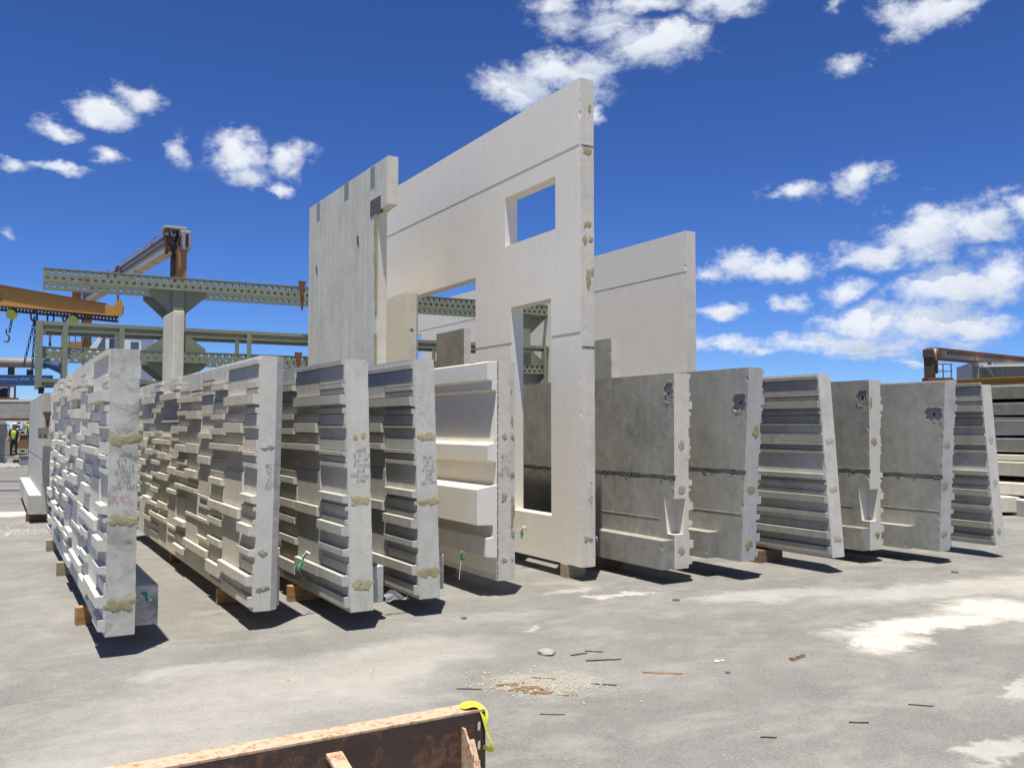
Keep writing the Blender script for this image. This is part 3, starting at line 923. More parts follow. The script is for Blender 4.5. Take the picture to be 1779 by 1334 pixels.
# panel row, left to right -------------------------------------------------
pA = relief_panel('near leftmost white-grey relief panel, its mottled end with handwriting and red scrawl', 0.713, 6.971, 0.0, 11, M_MOTTLED, M_WHITE2, 7.0, h=2.06, ledge=(0.195, 0.26, 0.45), L=7.0)
writing(['SBSE', '8-9-17', 'ID-18', 'R15020', 'ASB', '276K', 'SEQ-1425'], .118, 1.425, .025, .0385, .0030, 3, M_INK, pA)
writing(['GFE', 'w/o com 4'], .125, 1.125, .027, .036, .0030, 4, M_INKRED, pA, name='red_handwriting')
for (x, z, rx, rz, s) in ((.11, 1.555, .085, .048, 1), (.105, .965, .083, .042, 2), (.10, .375, .085, .055, 3)):
    patch(x, z, rx, rz, s, M_GROUT, pA, lobes=2)
pB = relief_panel('second relief panel from the left, warm white blocks with faint crayon note on its end', 1.84, 7.31, 0.0, 12, M_WHITE2, M_CREAM, 7.0, h=2.08, chamf=(.062, .045), L=7.0, tilt=1.0)
writing(['ABF-530', '7-5-12', 'ID-12', '1', '12.1K', 'R1500', 'SEQ 100'], .12, 1.32, .020, .031, .0026, 5, M_INK, pB)
patch(.055, 1.47, .03, .02, 7, M_GREYGROUT, pB, lobes=1, depth=.004)
patch(.10, 1.48, .03, .022, 8, M_GREYGROUT, pB, lobes=1, depth=.004)
patch(.06, .62, .04, .04, 9, M_GREYGROUT, pB, lobes=1, depth=.004)
patch(.07, .33, .05, .03, 10, M_GREYGROUT, pB, lobes=2, depth=.004)
MB().box(T - .004, T + .055, .16, 6.5, ZB + .003, .46).build('ledge', M_WHITE, pB, bevel=.006)
pC = relief_panel('grey relief panel with slightly sloping end, its end marked with seven handwritten lines below small patches', 2.513, 6.889, .088, 13, M_DULLEND, M_DULL, 3.2, h=2.06, ledge=(0.19, 0.26, 0.46), L=7.0, wide=.66)
writing(['SBSE', '8-3-17', 'ID-14', 'R15020', 'A1B', 'SEQ-1427', '276K'], .122, 1.435, .026, .041, .0030, 6, M_INK, pC)
patch(.075, 1.565, .022, .038, 21, M_GROUT, pC, lobes=1)
patch(.145, 1.565, .028, .04, 22, M_GROUT, pC, lobes=1)
patch(.105, 1.03, .072, .048, 23, M_GROUT, pC, lobes=2)
patch(.105, .36, .072, .05, 24, M_GROUT, pC, lobes=2)
pD = relief_panel('grey relief panel left of the beige moulded panel, with a plastic scrap under its end', 3.219, 7.109, .072, 14, M_DULLEND, M_DULL, 3.2, h=2.10, ledge=(0.195, 0.33, 0.47), L=7.0, wide=.68)
writing(['SB-SE', '7-26-17', 'ID-16', 'R15020', 'ASB', '276K', 'SEQ-1409'], .115, 1.36, .022, .037, .0028, 7, M_INK, pD)
patch(.10, 1.555, .075, .045, 31, M_GROUT, pD, lobes=2)
patch(.105, .985, .08, .036, 32, M_GROUT, pD, lobes=2)
patch(.105, .37, .085, .05, 33, M_GROUT, pD, lobes=2)

# beige moulded panel
pE = thing('moulded_wall_panel', 'beige moulded panel with deep horizontal mouldings beside the tall window wall', 'concrete panel', (4.253, 7.565, 0), (0, 0, 0), ROW)
slab(T, 7.0, ZB, 2.282, 15, jit=.004, chip=.02, chamf=(.07, .012)).build('slab', M_CREAM, pE)
prof = [(.002, .152), (-.006, .363), (-.012, .372), (-.126, .385), (-.126, .566), (-.05, .575), (-.05, .677), (-.06, .69), (-.224, .695), (-.224, 1.035), (-.215, 1.046), (-.017, 1.075), (-.017, 1.291), (-.02, 1.30), (-.110, 1.315), (-.110, 1.462), (-.10, 1.472), (-.040, 1.485), (-.013, 1.985), (-.018, 1.995), (-.062, 2.002), (-.062, 2.085), (-.068, 2.094), (-.115, 2.10), (-.115, 2.270), (-.108, 2.279), (.002, 2.281)]
MB().prism([(a, .003, b) for a, b in prof] + [], [(a, 6.99, b) for a, b in prof]).build('moulded_face', M_BEIGE, pE, bevel=.004)
sm = MB()
rr = random.Random(3)
zz = .17
while zz < 2.25:
    l = rr.uniform(.012, .05)
    sm.box(-.004, .004, -.0012, .002, zz, zz + l)
    zz += l + rr.uniform(.004, .03)
stuff(sm.build('rough_seam', M_RUSTDARK, pE))
writing(['ABF-2', '2-D', '8-1-17', '17', 'R1500', '17.1K', 'SEQ 1400'], .082, 1.345, .021, .031, .0026, 8, M_INK, pE)
for (x, z, rx, rz, s, l, m) in ((.147, 2.0, .02, .06, 41, 1, M_GROUT), (.150, 1.70, .03, .10, 42, 1, M_GROUT), (.075, 1.555, .03, .045, 43, 1, M_GREYGROUT), (.145, 1.55, .035, .04, 44, 1, M_GROUT), (.155, 1.17, .032, .04, 45, 1, M_GROUT), (.07, .945, .035, .06, 46, 1, M_GREYGROUT), (.145, .93, .035, .05, 47, 1, M_GROUT), (.155, .78, .03, .16, 48, 1, M_GROUT), (.16, .60, .03, .05, 49, 1, M_GREYGROUT), (.075, .345, .035, .035, 50, 1, M_GREYGROUT), (.15, .345, .03, .03, 51, 1, M_GREYGROUT)):
    patch(x, z, rx, rz, s, m, pE, lobes=l, depth=.0026, y=0.0 if x < .12 else .006)

# tall wall with openings
TF = .177
pF = thing('window_wall_panel', 'tallest cream wall panel with a square window and a door opening', 'concrete panel', (5.42, 7.818, 0), (0, 0, 0))
o = slab(TF, 6.9, ZB, 5.438, 16, jit=.0009, chip=.007).build('slab', M_BEIGE, pF)
cs = [MB().box(-.1, .4, .50, 1.645, 3.87, 4.475), MB().box(-.1, .4, .595, 1.50, .645, 3.095), MB().box(-.1, .4, 2.42, 4.85, .645, 3.60)]
gr = lambda z, y0, y1: MB().prism([(-.05, y0, z - .035), (-.05, y1, z - .035), (-.05, y1, z + .03), (-.05, y0, z + .03)], [(.018, y0, z - .012), (.018, y1, z - .012), (.018, y1, z + .012), (.018, y0, z + .012)])
cs += [gr(4.70, .012, 7.2), gr(2.65, .012, .62), gr(2.65, 1.48, 2.45), gr(2.65, 4.8, 7.2)]
cut(o, cs)
o.data.materials.append(M_CREAM)
for p in o.data.polygons:
    p.material_index = 1 if (p.normal.y < -.5 and p.center.y < .03) or p.normal.z > .7 else 0
for (x, z, rx, rz, s, l) in ((.125, 5.12, .03, .055, 61, 1), (.09, 4.63, .05, .05, 62, 2), (.09, 3.83, .05, .04, 63, 2), (.06, 3.66, .035, .06, 64, 1), (.13, 3.67, .03, .05, 65, 1), (.10, 3.25, .035, .13, 66, 1), (.15, 3.33, .025, .06, 67, 1), (.06, .44, .032, .036, 68, 1), (.115, .44, .035, .04, 69, 1)):
    patch(x, z, rx, rz, s, M_GROUT, pF, lobes=l, depth=.003)
for (z) in (4.70, 2.50):
    jm = MB()
    rr = random.Random(int(z * 10))
    for i in range(12):
        xx = .012 + i * .013
        jm.box(xx, xx + .014, -.003, .003, z + rr.uniform(-.012, -.002), z + rr.uniform(.002, .01))
    jm.build('form_joint', M_DARKC, pF)
writing(['A4W-17  R1500', '7-11  R1'], .115, .93, .022, .03, .0026, 9, M_INK, pF, vertical=True)

# panels seen from behind, and two more reliefs
pG = ledge_panel('dark grey ledge panel beside the tall window wall, notch cut in its near end', 6.19, 7.235, -.01, 17, M_GREY, M_CREAM, 2.06, (.16, 0, .455), (1.10, .66), notch=(.51, .885, .16, .155), pocket=(.03, .155, 1.90, 2.11, .016))
for (x, z, rx, rz, s) in ((.095, 1.45, .05, .06, 71), (.10, .98, .06, .06, 72), (.10, .335, .055, .045, 73)):
    patch(x, z, rx, rz, s, M_GREYGROUT, pG, lobes=1, depth=.0026)
pH = ledge_panel('grey ledge panel whose end slopes towards the top right, dark square pocket near its top corner', 6.93, 7.02, -.072, 18, M_GREY2, M_WHITE, 2.075, (.165, .35, .44), (1.10, .66), pocket=(.03, .215, 1.76, 1.95, .034), zb=.20)
for (x, z, rx, rz, s) in ((.135, 1.575, .05, .07, 81), (.11, .98, .06, .06, 82), (.10, .38, .065, .055, 83)):
    patch(x, z, rx, rz, s, M_GROUT, pH, lobes=1, depth=.003)
pI = relief_panel('grey ribbed relief panel with sloping end between two smooth backed ledge panels', 8.145, 6.835, .078, 19, M_WHITE, M_GREY2, 3.0, h=2.075, zb=.175, wide=1.25)
for (x, z, rx, rz, s) in ((.10, 1.48, .06, .05, 91), (.095, .93, .055, .045, 92), (.105, .37, .06, .05, 93)):
    patch(x, z, rx, rz, s, M_GREYGROUT, pI, lobes=2, depth=.0026)
pJ = ledge_panel('narrow looking grey ledge panel with notched end, second smooth panel from the right', 9.173, 7.14, -.014, 20, M_GREY, M_WHITE2, 2.06, (.135, 0, .42), (1.09, .66), notch=(.50, .885, .16, .155), pocket=(.03, .17, 1.90, 2.09, .018))
for (x, z, rx, rz, s) in ((.03, 1.93, .03, .10, 101), (.09, 1.47, .06, .06, 102), (.14, .32, .04, .05, 103)):
    patch(x, z, rx, rz, s, M_GROUT, pJ, lobes=1, depth=.003)
pK = ledge_panel('widest showing grey ledge panel without a notch, with arched pocket near its top corner', 9.805, 6.657, -.061, 21, M_GREY2, M_WHITE, 2.03, (.15, .33, .43), (1.035, .63), pocket=(.03, .25, 1.71, 1.87, .026))
for (x, z, rx, rz, s) in ((.09, 1.42, .045, .06, 111), (.08, .93, .05, .05, 112), (.08, .36, .05, .05, 113)):
    patch(x, z, rx, rz, s, M_GREYGROUT, pK, lobes=2, depth=.0026)
pL = relief_panel('rightmost grey ribbed relief panel with sloping end beside the stacked planks', 10.886, 6.618, .065, 22, M_WHITE, M_GREY2, 2.3, h=2.03, wide=2.1)
for (x, z, rx, rz, s) in ((.10, 1.48, .06, .06, 121), (.10, .93, .05, .07, 122), (.10, .33, .05, .06, 123)):
    patch(x, z, rx, rz, s, M_GREYGROUT, pL, lobes=1, depth=.0026)

# ------------------------------------------------------------------ panels standing further back
# tall stepped panel
pM = thing('stepped_wall_panel', 'pale grey streaked wall panel with a stepped upper corner, left of the tall window wall', 'concrete panel', (3.95, 9.68, 0))
sp = [(.26, .15), (3.03, .15), (3.03, 4.87), (0, 4.83), (0, 4.22), (.22, 4.27), (.62, 4.30), (.55, 3.6), (.30, 2.9)]
sp = [(.34, .15), (3.03, .15), (3.03, 4.865), (0, 4.845), (0, 4.27), (.20, 4.26), (.34, 4.24)]
o = MB().prism([(0, a, b) for a, b in sp], [(.13, a, b) for a, b in sp]).build('slab', M_BACK, pM)
o.data.materials.append(M_CREAM)
for p in o.data.polygons:
    p.material_index = 1 if p.normal.y < -.5 else 0
for i, (yy, zz, w, h) in enumerate(((.42, 4.70, .14, .27), (1.35, 4.74, .16, .22), (2.55, 4.72, .12, .26))):
    MB().box(-.004, .006, yy, yy + w, zz - h / 2 + .02, zz + h / 2).build('steel_plate', M_STEEL, pM)
MB().box(-.006, .03, .22, .56, 4.22, 4.42).build('corner_plate', M_DARKC, pM)
rr = random.Random(9)
mb = MB()
zz = .9
while zz < 4.15:
    l = rr.uniform(.06, .18)
    if not 2.7 < zz < 2.9:
        w = rr.uniform(.02, .05) if zz < 3.3 else rr.uniform(.04, .09)
        mb.hexa([(-.008, .335, zz), (.008, .332, zz), (.008, .36 + w, zz), (-.008, .36 + w * .8, zz), (-.008, .335, zz + l), (.008, .332, zz + l), (.008, .35 + w, zz + l), (-.008, .35 + w * .7, zz + l)])
    zz += l
mb.build('grout_smear', M_GROUT, pM)
for (yy, zz) in ((.95, 4.0), (2.62, 3.88)):
    MB().prism([(-.003, yy, zz - .09), (-.003, yy + .07, zz - .02), (-.003, yy + .08, zz + .09), (-.003, yy + .01, zz + .05)], [(.004, yy, zz - .09), (.004, yy + .07, zz - .02), (.004, yy + .08, zz + .09), (.004, yy + .01, zz + .05)]).build('dark_pocket', M_DARKC, pM)

pN = thing('short_wall_panel', 'short cream wall panel standing between the stepped grey panel and the tall window wall', 'concrete panel', (4.90, 11.31, 0))
o = slab(.19, 3.4, .15, 3.50, 24, chamf=(.035, .03)).build('slab', M_BEIGE, pN)
o.data.materials.append(M_CREAM)
for p in o.data.polygons:
    p.material_index = 1 if p.normal.y < -.4 and p.center.y < .05 else 0
MB().box(.06, .11, -.004, .004, 2.98, 3.0).build('scratch', M_DARKC, pN)

pO = thing('narrow_wall_panel', 'narrow dark grey panel seen through the left opening of the tall window wall', 'concrete panel', (6.0, 11.70, 0))
o = slab(.115, .95, .15, 3.10, 25).build('slab', M_GREY, pO)
o.data.materials.append(M_CREAM)
for p in o.data.polygons:
    p.material_index = 1 if p.normal.y < -.4 else 0

pQ = thing('grooved_wall_panel', 'large cream wall panel with one long groove, standing behind the dark ledge panels on the right', 'concrete panel', (9.45, 10.70, 0))
QS = 9.45 / 8.1
o = slab(.2, 12.0, .15, 4.76, 26).build('slab', M_BEIGE, pQ)
cut(o, [MB().prism([(-.05, -.1, 4.06), (-.05, 13, 4.06), (-.05, 13, 4.13), (-.05, -.1, 4.13)], [(.018, -.1, 4.085), (.018, 13, 4.085), (.018, 13, 4.105), (.018, -.1, 4.105)]), MB().box(-.1, .4, 10.10, 11.0, .4, 4.03)])
o.data.materials.append(M_CREAM)
for p in o.data.polygons:
    p.material_index = 1 if (p.normal.y < -.4 and p.center.y < .05) or p.normal.z > .7 else 0

pR = thing('narrow_wall_panel', 'narrow grey panel showing just right of the tall window wall', 'concrete panel', (6.9, 9.27, 0))
o = slab(.13, .95, .15, 2.79, 27).build('slab', M_GREY2, pR)
o.data.materials.append(M_CREAM)
for p in o.data.polygons:
    p.material_index = 1 if p.normal.y < -.4 else 0

pS = thing('concrete_column', 'cream column with a chamfered top in front of the green rack post', 'concrete column', (2.25, 13.76, 0))
cp = [(0, 0, 3.35), (.14, 0, 3.35), (.14, .95, 3.35), (0, .95, 3.35)]
MB().hexa([(0, 0, .0), (.15, 0, .0), (.15, .95, .0), (0, .95, .0), (0, 0, 3.35), (.15, 0, 3.35), (.15, .95, 3.36), (0, .95, 3.36)]).build('shaft', M_CREAM, pS, bevel=.012)
mb = MB().box(.02, .13, -.004, .004, .3, 3.28)
mb.build('stained_end', M_BACK, pS)

# panel far left behind the first one
pZ = thing('ledge_wall_panel', 'pale ledge panel standing beyond the far end of the leftmost relief panel', 'concrete panel', (0.725, 17.15, 0))
o = slab(.115, 7.0, .15, 2.22, 28).build('slab', M_DULLEND, pZ)
cut(o, [MB().box(-.05, .014, -.1, 7.2, 1.04, 1.075), MB().box(-.05, .010, -.1, 7.2, .60, .615)])
slz = slab(.19, 6.2, .154, .47, 29)
slz.v = [(a - .186, b + .02, c) for a, b, c in slz.v]
slz.build('ledge', M_WHITE, pZ)

# ------------------------------------------------------------------ timber blocks
def block(label, x, y, lx, ly, mat, rz=0.0, h=.147, name='timber_block'):
    o = MB().box(-lx / 2, lx / 2, -ly / 2, ly / 2, 0, h).build(name, mat, bevel=.004)
    o.location = (x, y, 0.0)
    o.rotation_euler = (0, 0, R(rz))
    return tag(o, label, 'timber block', 'timber blocks under the panels')


block('orange timber block poking out under the near end of the leftmost panel', .79, 8.29, .34, .10, M_WOOD, 2)
block('greyed timber block under the middle of the leftmost panel', .79, 11.09, .32, .12, M_WOODOLD, -1)
block('farthest greyed timber block under the leftmost panel', .80, 13.3, .34, .12, M_WOODOLD)
block('thin orange timber block under the near part of the second relief panel', 1.97, 8.57, .30, .045, M_WOOD, 0)
block('brown timber block under the middle of the second relief panel', 2.03, 11.5, .28, .12, M_WOODDARK)
block('orange timber block with bright end under the panel with seven written lines', 2.58, 8.37, .30, .09, M_WOOD, 3)
o = block('long dark timber lying beside the bright ended orange block', 2.72, 8.62, .24, .34, M_WOODDARK)
block('dark timber block under the panel with the plastic scrap', 3.32, 8.6, .3, .1, M_WOODDARK)
block('dark timber block under the beige moulded panel', 4.3, 9.0, .4, .1, M_WOODDARK)
block('pale timber block under the near end of the tall window wall', 5.53, 8.15, .24, .14, M_WOODOLD, 0)
block('dark timber block under the notched ledge panel by the window wall', 6.25, 8.5, .36, .14, M_WOODDARK)
block('dark timber block under the panel with the dark square pocket', 7.05, 8.4, .36, .14, M_WOODDARK)
block('big brown timber block under the ribbed panel between smooth backed panels', 8.2, 7.95, .40, .30, M_WOODDARK, 2, .150)
block('dark timber block under the narrow looking notched panel', 9.25, 8.3, .36, .14, M_WOODDARK)
block('dark timber block under the panel with the arched pocket', 9.9, 8.0, .36, .14, M_WOODDARK)
block('dark timber block under the rightmost ribbed panel', 10.95, 8.0, .36, .14, M_WOODDARK)
block('dark block under the ledge of the far left panel', .66, 17.6, .3, .2, M_WOODDARK)
block('dark timber block under the stepped grey panel', 4.0, 11.2, .3, .14, M_WOODDARK)
block('dark timber block under the short cream panel', 5.0, 12.2, .3, .14, M_WOODDARK)
block('dark timber block under the narrow panel behind the window wall', 6.06, 12.2, .3, .14, M_WOODDARK)
block('dark timber block under the large grooved panel', 9.55, 12.5, .4, .14, M_WOODDARK)
block('dark timber block under the narrow grey panel right of the window wall', 6.96, 10.2, .3, .14, M_WOODDARK)

# ------------------------------------------------------------------ green storage rack
RK = 1.11
rack = thing('storage_rack', 'grey green steel rack with perforated beams behind the panels', 'steel rack', (0.59, 15.10, 0), (0, 0, R(-2.0)))


def perforated(length, h, pitch, rad, thick=.012):
    """upright plate along x, bottom at z=0, front at y=0, with two staggered rows of round holes"""
    mb = MB()
    n = int(length / pitch)
    rows = 2
    ch = h / rows
    for r in range(rows):
        z0 = r * ch
        off = pitch * .5 if r == 1 else 0.0
        cells = [(i * pitch + off - (pitch * .5 if off else 0) * 0, pitch) for i in range(n)]
        if off:
            mb.box(0, off, 0, thick, z0, z0 + ch)
        end = off + n * pitch
        if end < length + pitch * .5:
            mb.box(end, length + pitch * .5 + .001, 0, thick, z0, z0 + ch)
        for (x0, w) in cells:
            cx, cz = x0 + w / 2, z0 + ch * (.52 if r == 0 else .48)
            hw, hh = w / 2, ch
            sq = [(x0, z0), (x0 + hw, z0), (x0 + w, z0), (x0 + w, z0 + ch / 2), (x0 + w, z0 + ch), (x0 + hw, z0 + ch), (x0, z0 + ch), (x0, z0 + ch / 2)]
            oc = [(cx + rad * math.cos(a), cz + rad * math.sin(a)) for a in [R(225 + 45 * k) for k in range(8)]]
            vs = [(a, 0, b) for a, b in sq] + [(a, 0, b) for a, b in oc] + [(a, thick, b) for a, b in sq] + [(a, thick, b) for a, b in oc]
            fs = []
            for k in range(8):
                k2 = (k + 1) % 8
                fs.append((k, k2, 8 + k2, 8 + k))
                fs.append((16 + k2, 16 + k, 24 + k, 24 + k2))
                fs.append((8 + k, 8 + k2, 24 + k2, 24 + k))
            mb.add(vs, fs)
    return mb


RL = 9.02
for (z, y, hgt) in ((3.852, 0, .188), (3.852, .88, .188), (2.685, 0, .155), (2.685, .88, .155)):
    mb = perforated(RL, hgt, .1105, .026)
    bk = perforated(RL, hgt, .1105, .026)
    mb.add([(a, b + .062, c) for a, b, c in bk.v], bk.f)
    mb.v = [(a, b + y, c + z) for a, b, c in mb.v]
    mb.box(-.002, RL + .056, y - .004, y + .075, z + hgt, z + hgt + .012)
    mb.box(-.002, RL + .056, y - .004, y + .075, z - .012, z)
    mb.build('perforated_beam', M_GREEN, rack)
for t in (1.86, 8.33):
    for y in (.012, .892):
        pt = MB()
        pt.box(t, t + .165, y + .03, y + .05, 0, 3.84)
        pt.box(t + .075, t + .090, y + .05, y + .17, 0, 3.84)
        pt.box(t, t + .165, y + .17, y + .19, 0, 3.84)
        pt.build('post', M_GREEN, rack)
        for (zt, zb, s) in ((3.84, 3.84 - .40, -1), (3.84, 3.84 - .40, 1), (2.673, 2.673 - .36, -1), (2.673, 2.673 - .36, 1), (2.852, 2.852 + .34, -1), (2.852, 2.852 + .34, 1)):
            x0 = t if s < 0 else t + .165
            a = [(x0, zt), (x0 + s * .36, zt), (x0 + s * .36, zt + (zb - zt) * .16), (x0, zb)]
            MB().prism([(p, y + .085, q) for p, q in a], [(p, y + .098, q) for p, q in a]).build('gusset', M_GREEN, rack)
for (zt, zb) in ((3.23, 3.12), (2.365, 2.265)):
    for y in (-.05, .97):
        mb = MB()
        mb.box(-.005, RL, y, y + .07, zt - .055, zt)
        mb.box(-.005, RL, y + .055, y + .075, zb, zt - .055)
        mb.build('cage_rail', M_GREEN, rack)
    MB().box(-.02, .06, .02, .97, zb + .01, zt - .01).build('end_rail', M_GREEN, rack)
for t in (.28, 1.07, 3.02, 4.9, 6.8, 8.75):
    for y in (-.052, .972):
        mb = MB()
        mb.box(t, t + .072, y, y + .012, 2.36, 3.18)
        mb.box(t + .06, t + .072, y + .012, y + .07, 2.36, 3.18)
        mb.build('upright', M_GREEN, rack)
for y in (-.055, .97):
    mb = MB()
    mb.box(-.085, .012, y, y + .09, 2.235, 3.235)
    mb.build('corner_upright', M_GREEN, rack)
    MB().box(-.03, .05, y + .02, y + .08, 2.17, 2.234).build('foot', M_BLACK, rack)
MB().box(.42, .54, .30, .60, 0, 2.26).build('support_post', M_GREEN, rack)
MB().box(8.6, 8.72, .30, .60, 0, 2.26).build('support_post', M_GREEN, rack)


def wedge(label, loc, rz, h=.62, w=.22, mat=M_RUST):
    t = thing('steel_wedge', label, 'steel wedge', loc, (0, 0, rz), 'rusty wedges in the rack')
    a = [(-w * .4, h), (w * .6, h), (w * .35, h * .7), (w * .22, 0), (0, 0), (-w * .1, h * .6)]
    MB().prism([(p, 0, q) for p, q in a], [(p, .035, q) for p, q in a]).build('blade', mat, t, bevel=.004)
    MB().tube([(w * .15, -.03, h * .45), (w * .15, .07, h * .45)], .018, 8).build('pin', M_CHAIN, t)
    return t


wedge('rusty wedge at the upper perforated beam beside the stepped grey panel', (4.47, 14.78, 3.62), R(-2), .50, .13)
wedge('rusty wedge at the lower perforated beam beside the stepped grey panel', (4.42, 14.78, 2.40), R(-2), .50, .13)
wz = wedge('rusty wedge bracket bolted beside the far left pale panel', (.76, 16.95, 1.62), 0, .27, .16)
oz = thing('steel_box_bracket', 'small olive green bracket at the near end of the far left pale panel', 'bracket', (.64, 16.9, 1.44))
MB().box(0, .15, 0, .20, 0, .19).build('box', M_GREEN, oz, bevel=.006)
MB().tube([(.03, -.006, .06), (.03, .002, .06)], .014, 8).build('bolt', M_CHAIN, oz)
MB().tube([(.10, -.006, .05), (.10, .002, .05)], .018, 8).build('bolt', M_CHAIN, oz)

# ------------------------------------------------------------------ spreader beam, chains
spx0, spx1 = Vector((-2.6, 26.8, 0)), Vector((2.71, 23.77, 0))
sd = (spx1 - spx0).normalized()
spread = thing('spreader_beam', 'yellow spreader beam hanging at upper left with shackles and chains', 'lifting beam', (0.04, 25.30, 0), (0, 0, math.atan2(sd.y, sd.x)))
# local x along the beam: right end at about +3.07
web = [(-3.6, 5.35), (-3.2, 5.45), (.0, 5.12), (1.4, 4.86), (2.55, 4.665), (2.82, 4.72), (2.86, 4.86), (3.0, 4.86), (3.06, 4.72), (3.06, 4.40), (2.98, 4.33), (-.1, 4.66), (-3.6, 4.98)]
web = [(-3.6, 5.30), (0.0, 5.12), (1.4, 4.885), (2.60, 4.665), (2.86, 4.625), (2.90, 4.78), (3.0, 4.78), (3.06, 4.62), (3.06, 4.45), (3.0, 4.36), (0, 4.66), (-3.6, 4.98)]
MB().prism([(a, -.03, b) for a, b in web], [(a, .03, b) for a, b in web]).build('web', M_YELLOW, spread)
MB().hexa([(-3.6, -.12, 5.30), (0, -.12, 5.12), (0, .12, 5.12), (-3.6, .12, 5.30), (-3.6, -.12, 5.33), (0, -.12, 5.15), (0, .12, 5.15), (-3.6, .12, 5.33)]).build('top_flange', M_RUST, spread)
MB().hexa([(0, -.10, 5.12), (2.62, -.10, 4.665), (2.62, .10, 4.665), (0, .10, 5.12), (0, -.10, 5.15), (2.62, -.10, 4.69), (2.62, .10, 4.69), (0, .10, 5.15)]).build('top_flange', M_RUST, spread)
MB().hexa([(-3.6, -.13, 4.95), (2.9, -.13, 4.36), (2.9, .05, 4.36), (-3.6, .05, 4.95), (-3.6, -.13, 4.98), (2.9, -.13, 4.40), (2.9, .05, 4.40), (-3.6, .05, 4.98)]).build('bottom_flange', M_YELLOW, spread)
mb = MB()
x = -.2
while x < 2.9:
    z = 4.655 - x * .0985
    if True:
        mb.box(x, x + .040, -.012, .012, z - .16, z - .01)
        mb.box(x + .040, x + .085, -.012, .012, z - .16, z - .105)
        mb.box(x + .040, x + .085, -.012, .012, z - .060, z - .01)
    x += .085
mb.build('hole_plate', M_RUSTDARK, spread)
writing(['Z1', '75'], .02, 4.86, .07, .13, .014, 33, M_LETTERDARK, spread, y=-.0315, name='lettering')


def link_pts(c, r, h, ax):
    out = []
    for k in range(12):
        a = 2 * math.pi * k / 12
        out.append(Vector(c) + Vector(ax) * (r * math.cos(a)) + Vector((0, 0, h * math.sin(a))))
    return out


def shackle_chain(label, lx, top, length, hook=True, bow=.10, sep=0.0, disc=None, grp='chains and hooks on the spreader beam'):
    t = thing('lifting_chain', label, 'chain', spread.matrix_basis @ Vector((lx, 0, top - length)), (0, 0, spread.rotation_euler.z), grp)
    L = length
    MB().tube(link_pts((0, 0, L - bow), bow * .62, bow, (1, 0, 0)), .022, 6, closed=True).build('shackle', M_CHAIN, t)
    z = L - 2 * bow
    mb = MB()
    k = 0
    zend = .30 if hook else .05
    while z > zend:
        f = (L - 2 * bow - z) / max(L, .1)
        mb.tube(link_pts((sep * f, 0, z - .05), .024, .058, (1, 0, 0) if k % 2 else (0, 1, 0)), .011, 5, closed=True)
        z -= .092
        k += 1
    if mb.v:
        mb.build('links', M_CHAIN, t)
    if hook:
        pts = []
        ox = sep
        pts = [(ox, 0, .34), (ox, 0, .22)] + [(ox + .075 * math.sin(a), 0, .11 + .095 * math.cos(a)) for a in [R(20 * k) for k in range(1, 13)]]
        MB().tube(pts, [.016, .018] + [.021] * 6 + [.020, .018, .017, .014, .011, .007], 8).build('hook', M_CHAIN, t)
    if disc:
        MB().tube([(-.02, -.055, L - .16), (-.02, .055, L - .16)], .12, 18).build('sheave', disc, t)
    return t


shackle_chain('short chain with hook below the leftmost yellow sheave', .33, 4.57, .86, True, .07, -.14, M_YTAG)
shackle_chain('shackle with chain running down to the grey pipe', .86, 4.50, 1.40, False, .13, -.30)
shackle_chain('second chain strand down to the blue end of the pipe', .90, 4.36, 1.35, False, .07, -.07)
shackle_chain('dark shackle and short chain in the middle of the spreader beam', 1.27, 4.44, 1.02, True, .13)
shackle_chain('chain with open hook hanging behind the rack uprights', 1.62, 4.40, 1.02, True, .08)
shackle_chain('chain below the right yellow sheave', 1.86, 4.42, .45, False, .08, 0, M_YTAG)
shackle_chain('chain and shackle holding the right end of the spreader beam', 2.925, 5.62, .82, False, .10)

# pipe and blue boom at the left edge
pp = thing('steel_pipe', 'grey steel pipe with a pale blue end hanging at the left edge', 'pipe', (0.5, 29.7, 3.52), (0, 0, R(-30)))
MB().tube([(-4, 0, .03), (.52, 0, -.03)], .14, 20).build('barrel', M_PIPE, pp, smooth=False)
MB().tube([(.52, 0, -.03), (.88, 0, -.035)], .165, 20).build('blue_end', M_CYAN, pp)
MB().tube([(.88, 0, -.04), (1.3, 0, -.16)], [.10, .16], 16).build('cone', M_BLUE, pp)
MB().tube([(1.3, 0, -.16), (1.36, 0, -.16)], .19, 16).build('flange', M_BLUE, pp)
MB().tube([(.55, -.15, .14), (.80, -.15, .16), (.80, -.17, -.25)], .018, 6).build('bracket', M_CHAIN, pp)
bb = thing('blue_boom', 'dark blue steel boom below the grey pipe at the left edge', 'boom', (0.5, 29.7, 3.0), (0, 0, R(-30)))
a = [(-4, .18), (.72, .13), (1.05, .13), (1.05, -.07), (.72, -.17), (-4, -.14)]
MB().prism([(p, -.1, q) for p, q in a], [(p, .1, q) for p, q in a]).build('box_section', M_BLUE, bb, bevel=.008)
mb = MB()
rr = random.Random(12)
for (x0, x1) in ((-.36, .10), (.18, .48), (.58, .70)):
    x = x0
    while x < x1:
        hh = rr.uniform(.05, .075)
        mb.add([(x, -.1035, -.02), (x + .014, -.1035, -.02), (x + .014, -.1035, -.02 + hh), (x, -.1035, -.02 + hh)], [(0, 1, 2, 3)])
        if rr.random() < .7:
            zz = -.02 + rr.choice((0, .02, .045))
            mb.add([(x + .015, -.1036, zz), (x + .035, -.1036, zz), (x + .035, -.1036, zz + .014), (x + .015, -.1036, zz + .014)], [(0, 1, 2, 3)])
        x += .045
stuff(mb.build('faded_lettering', M_LETTER, bb))
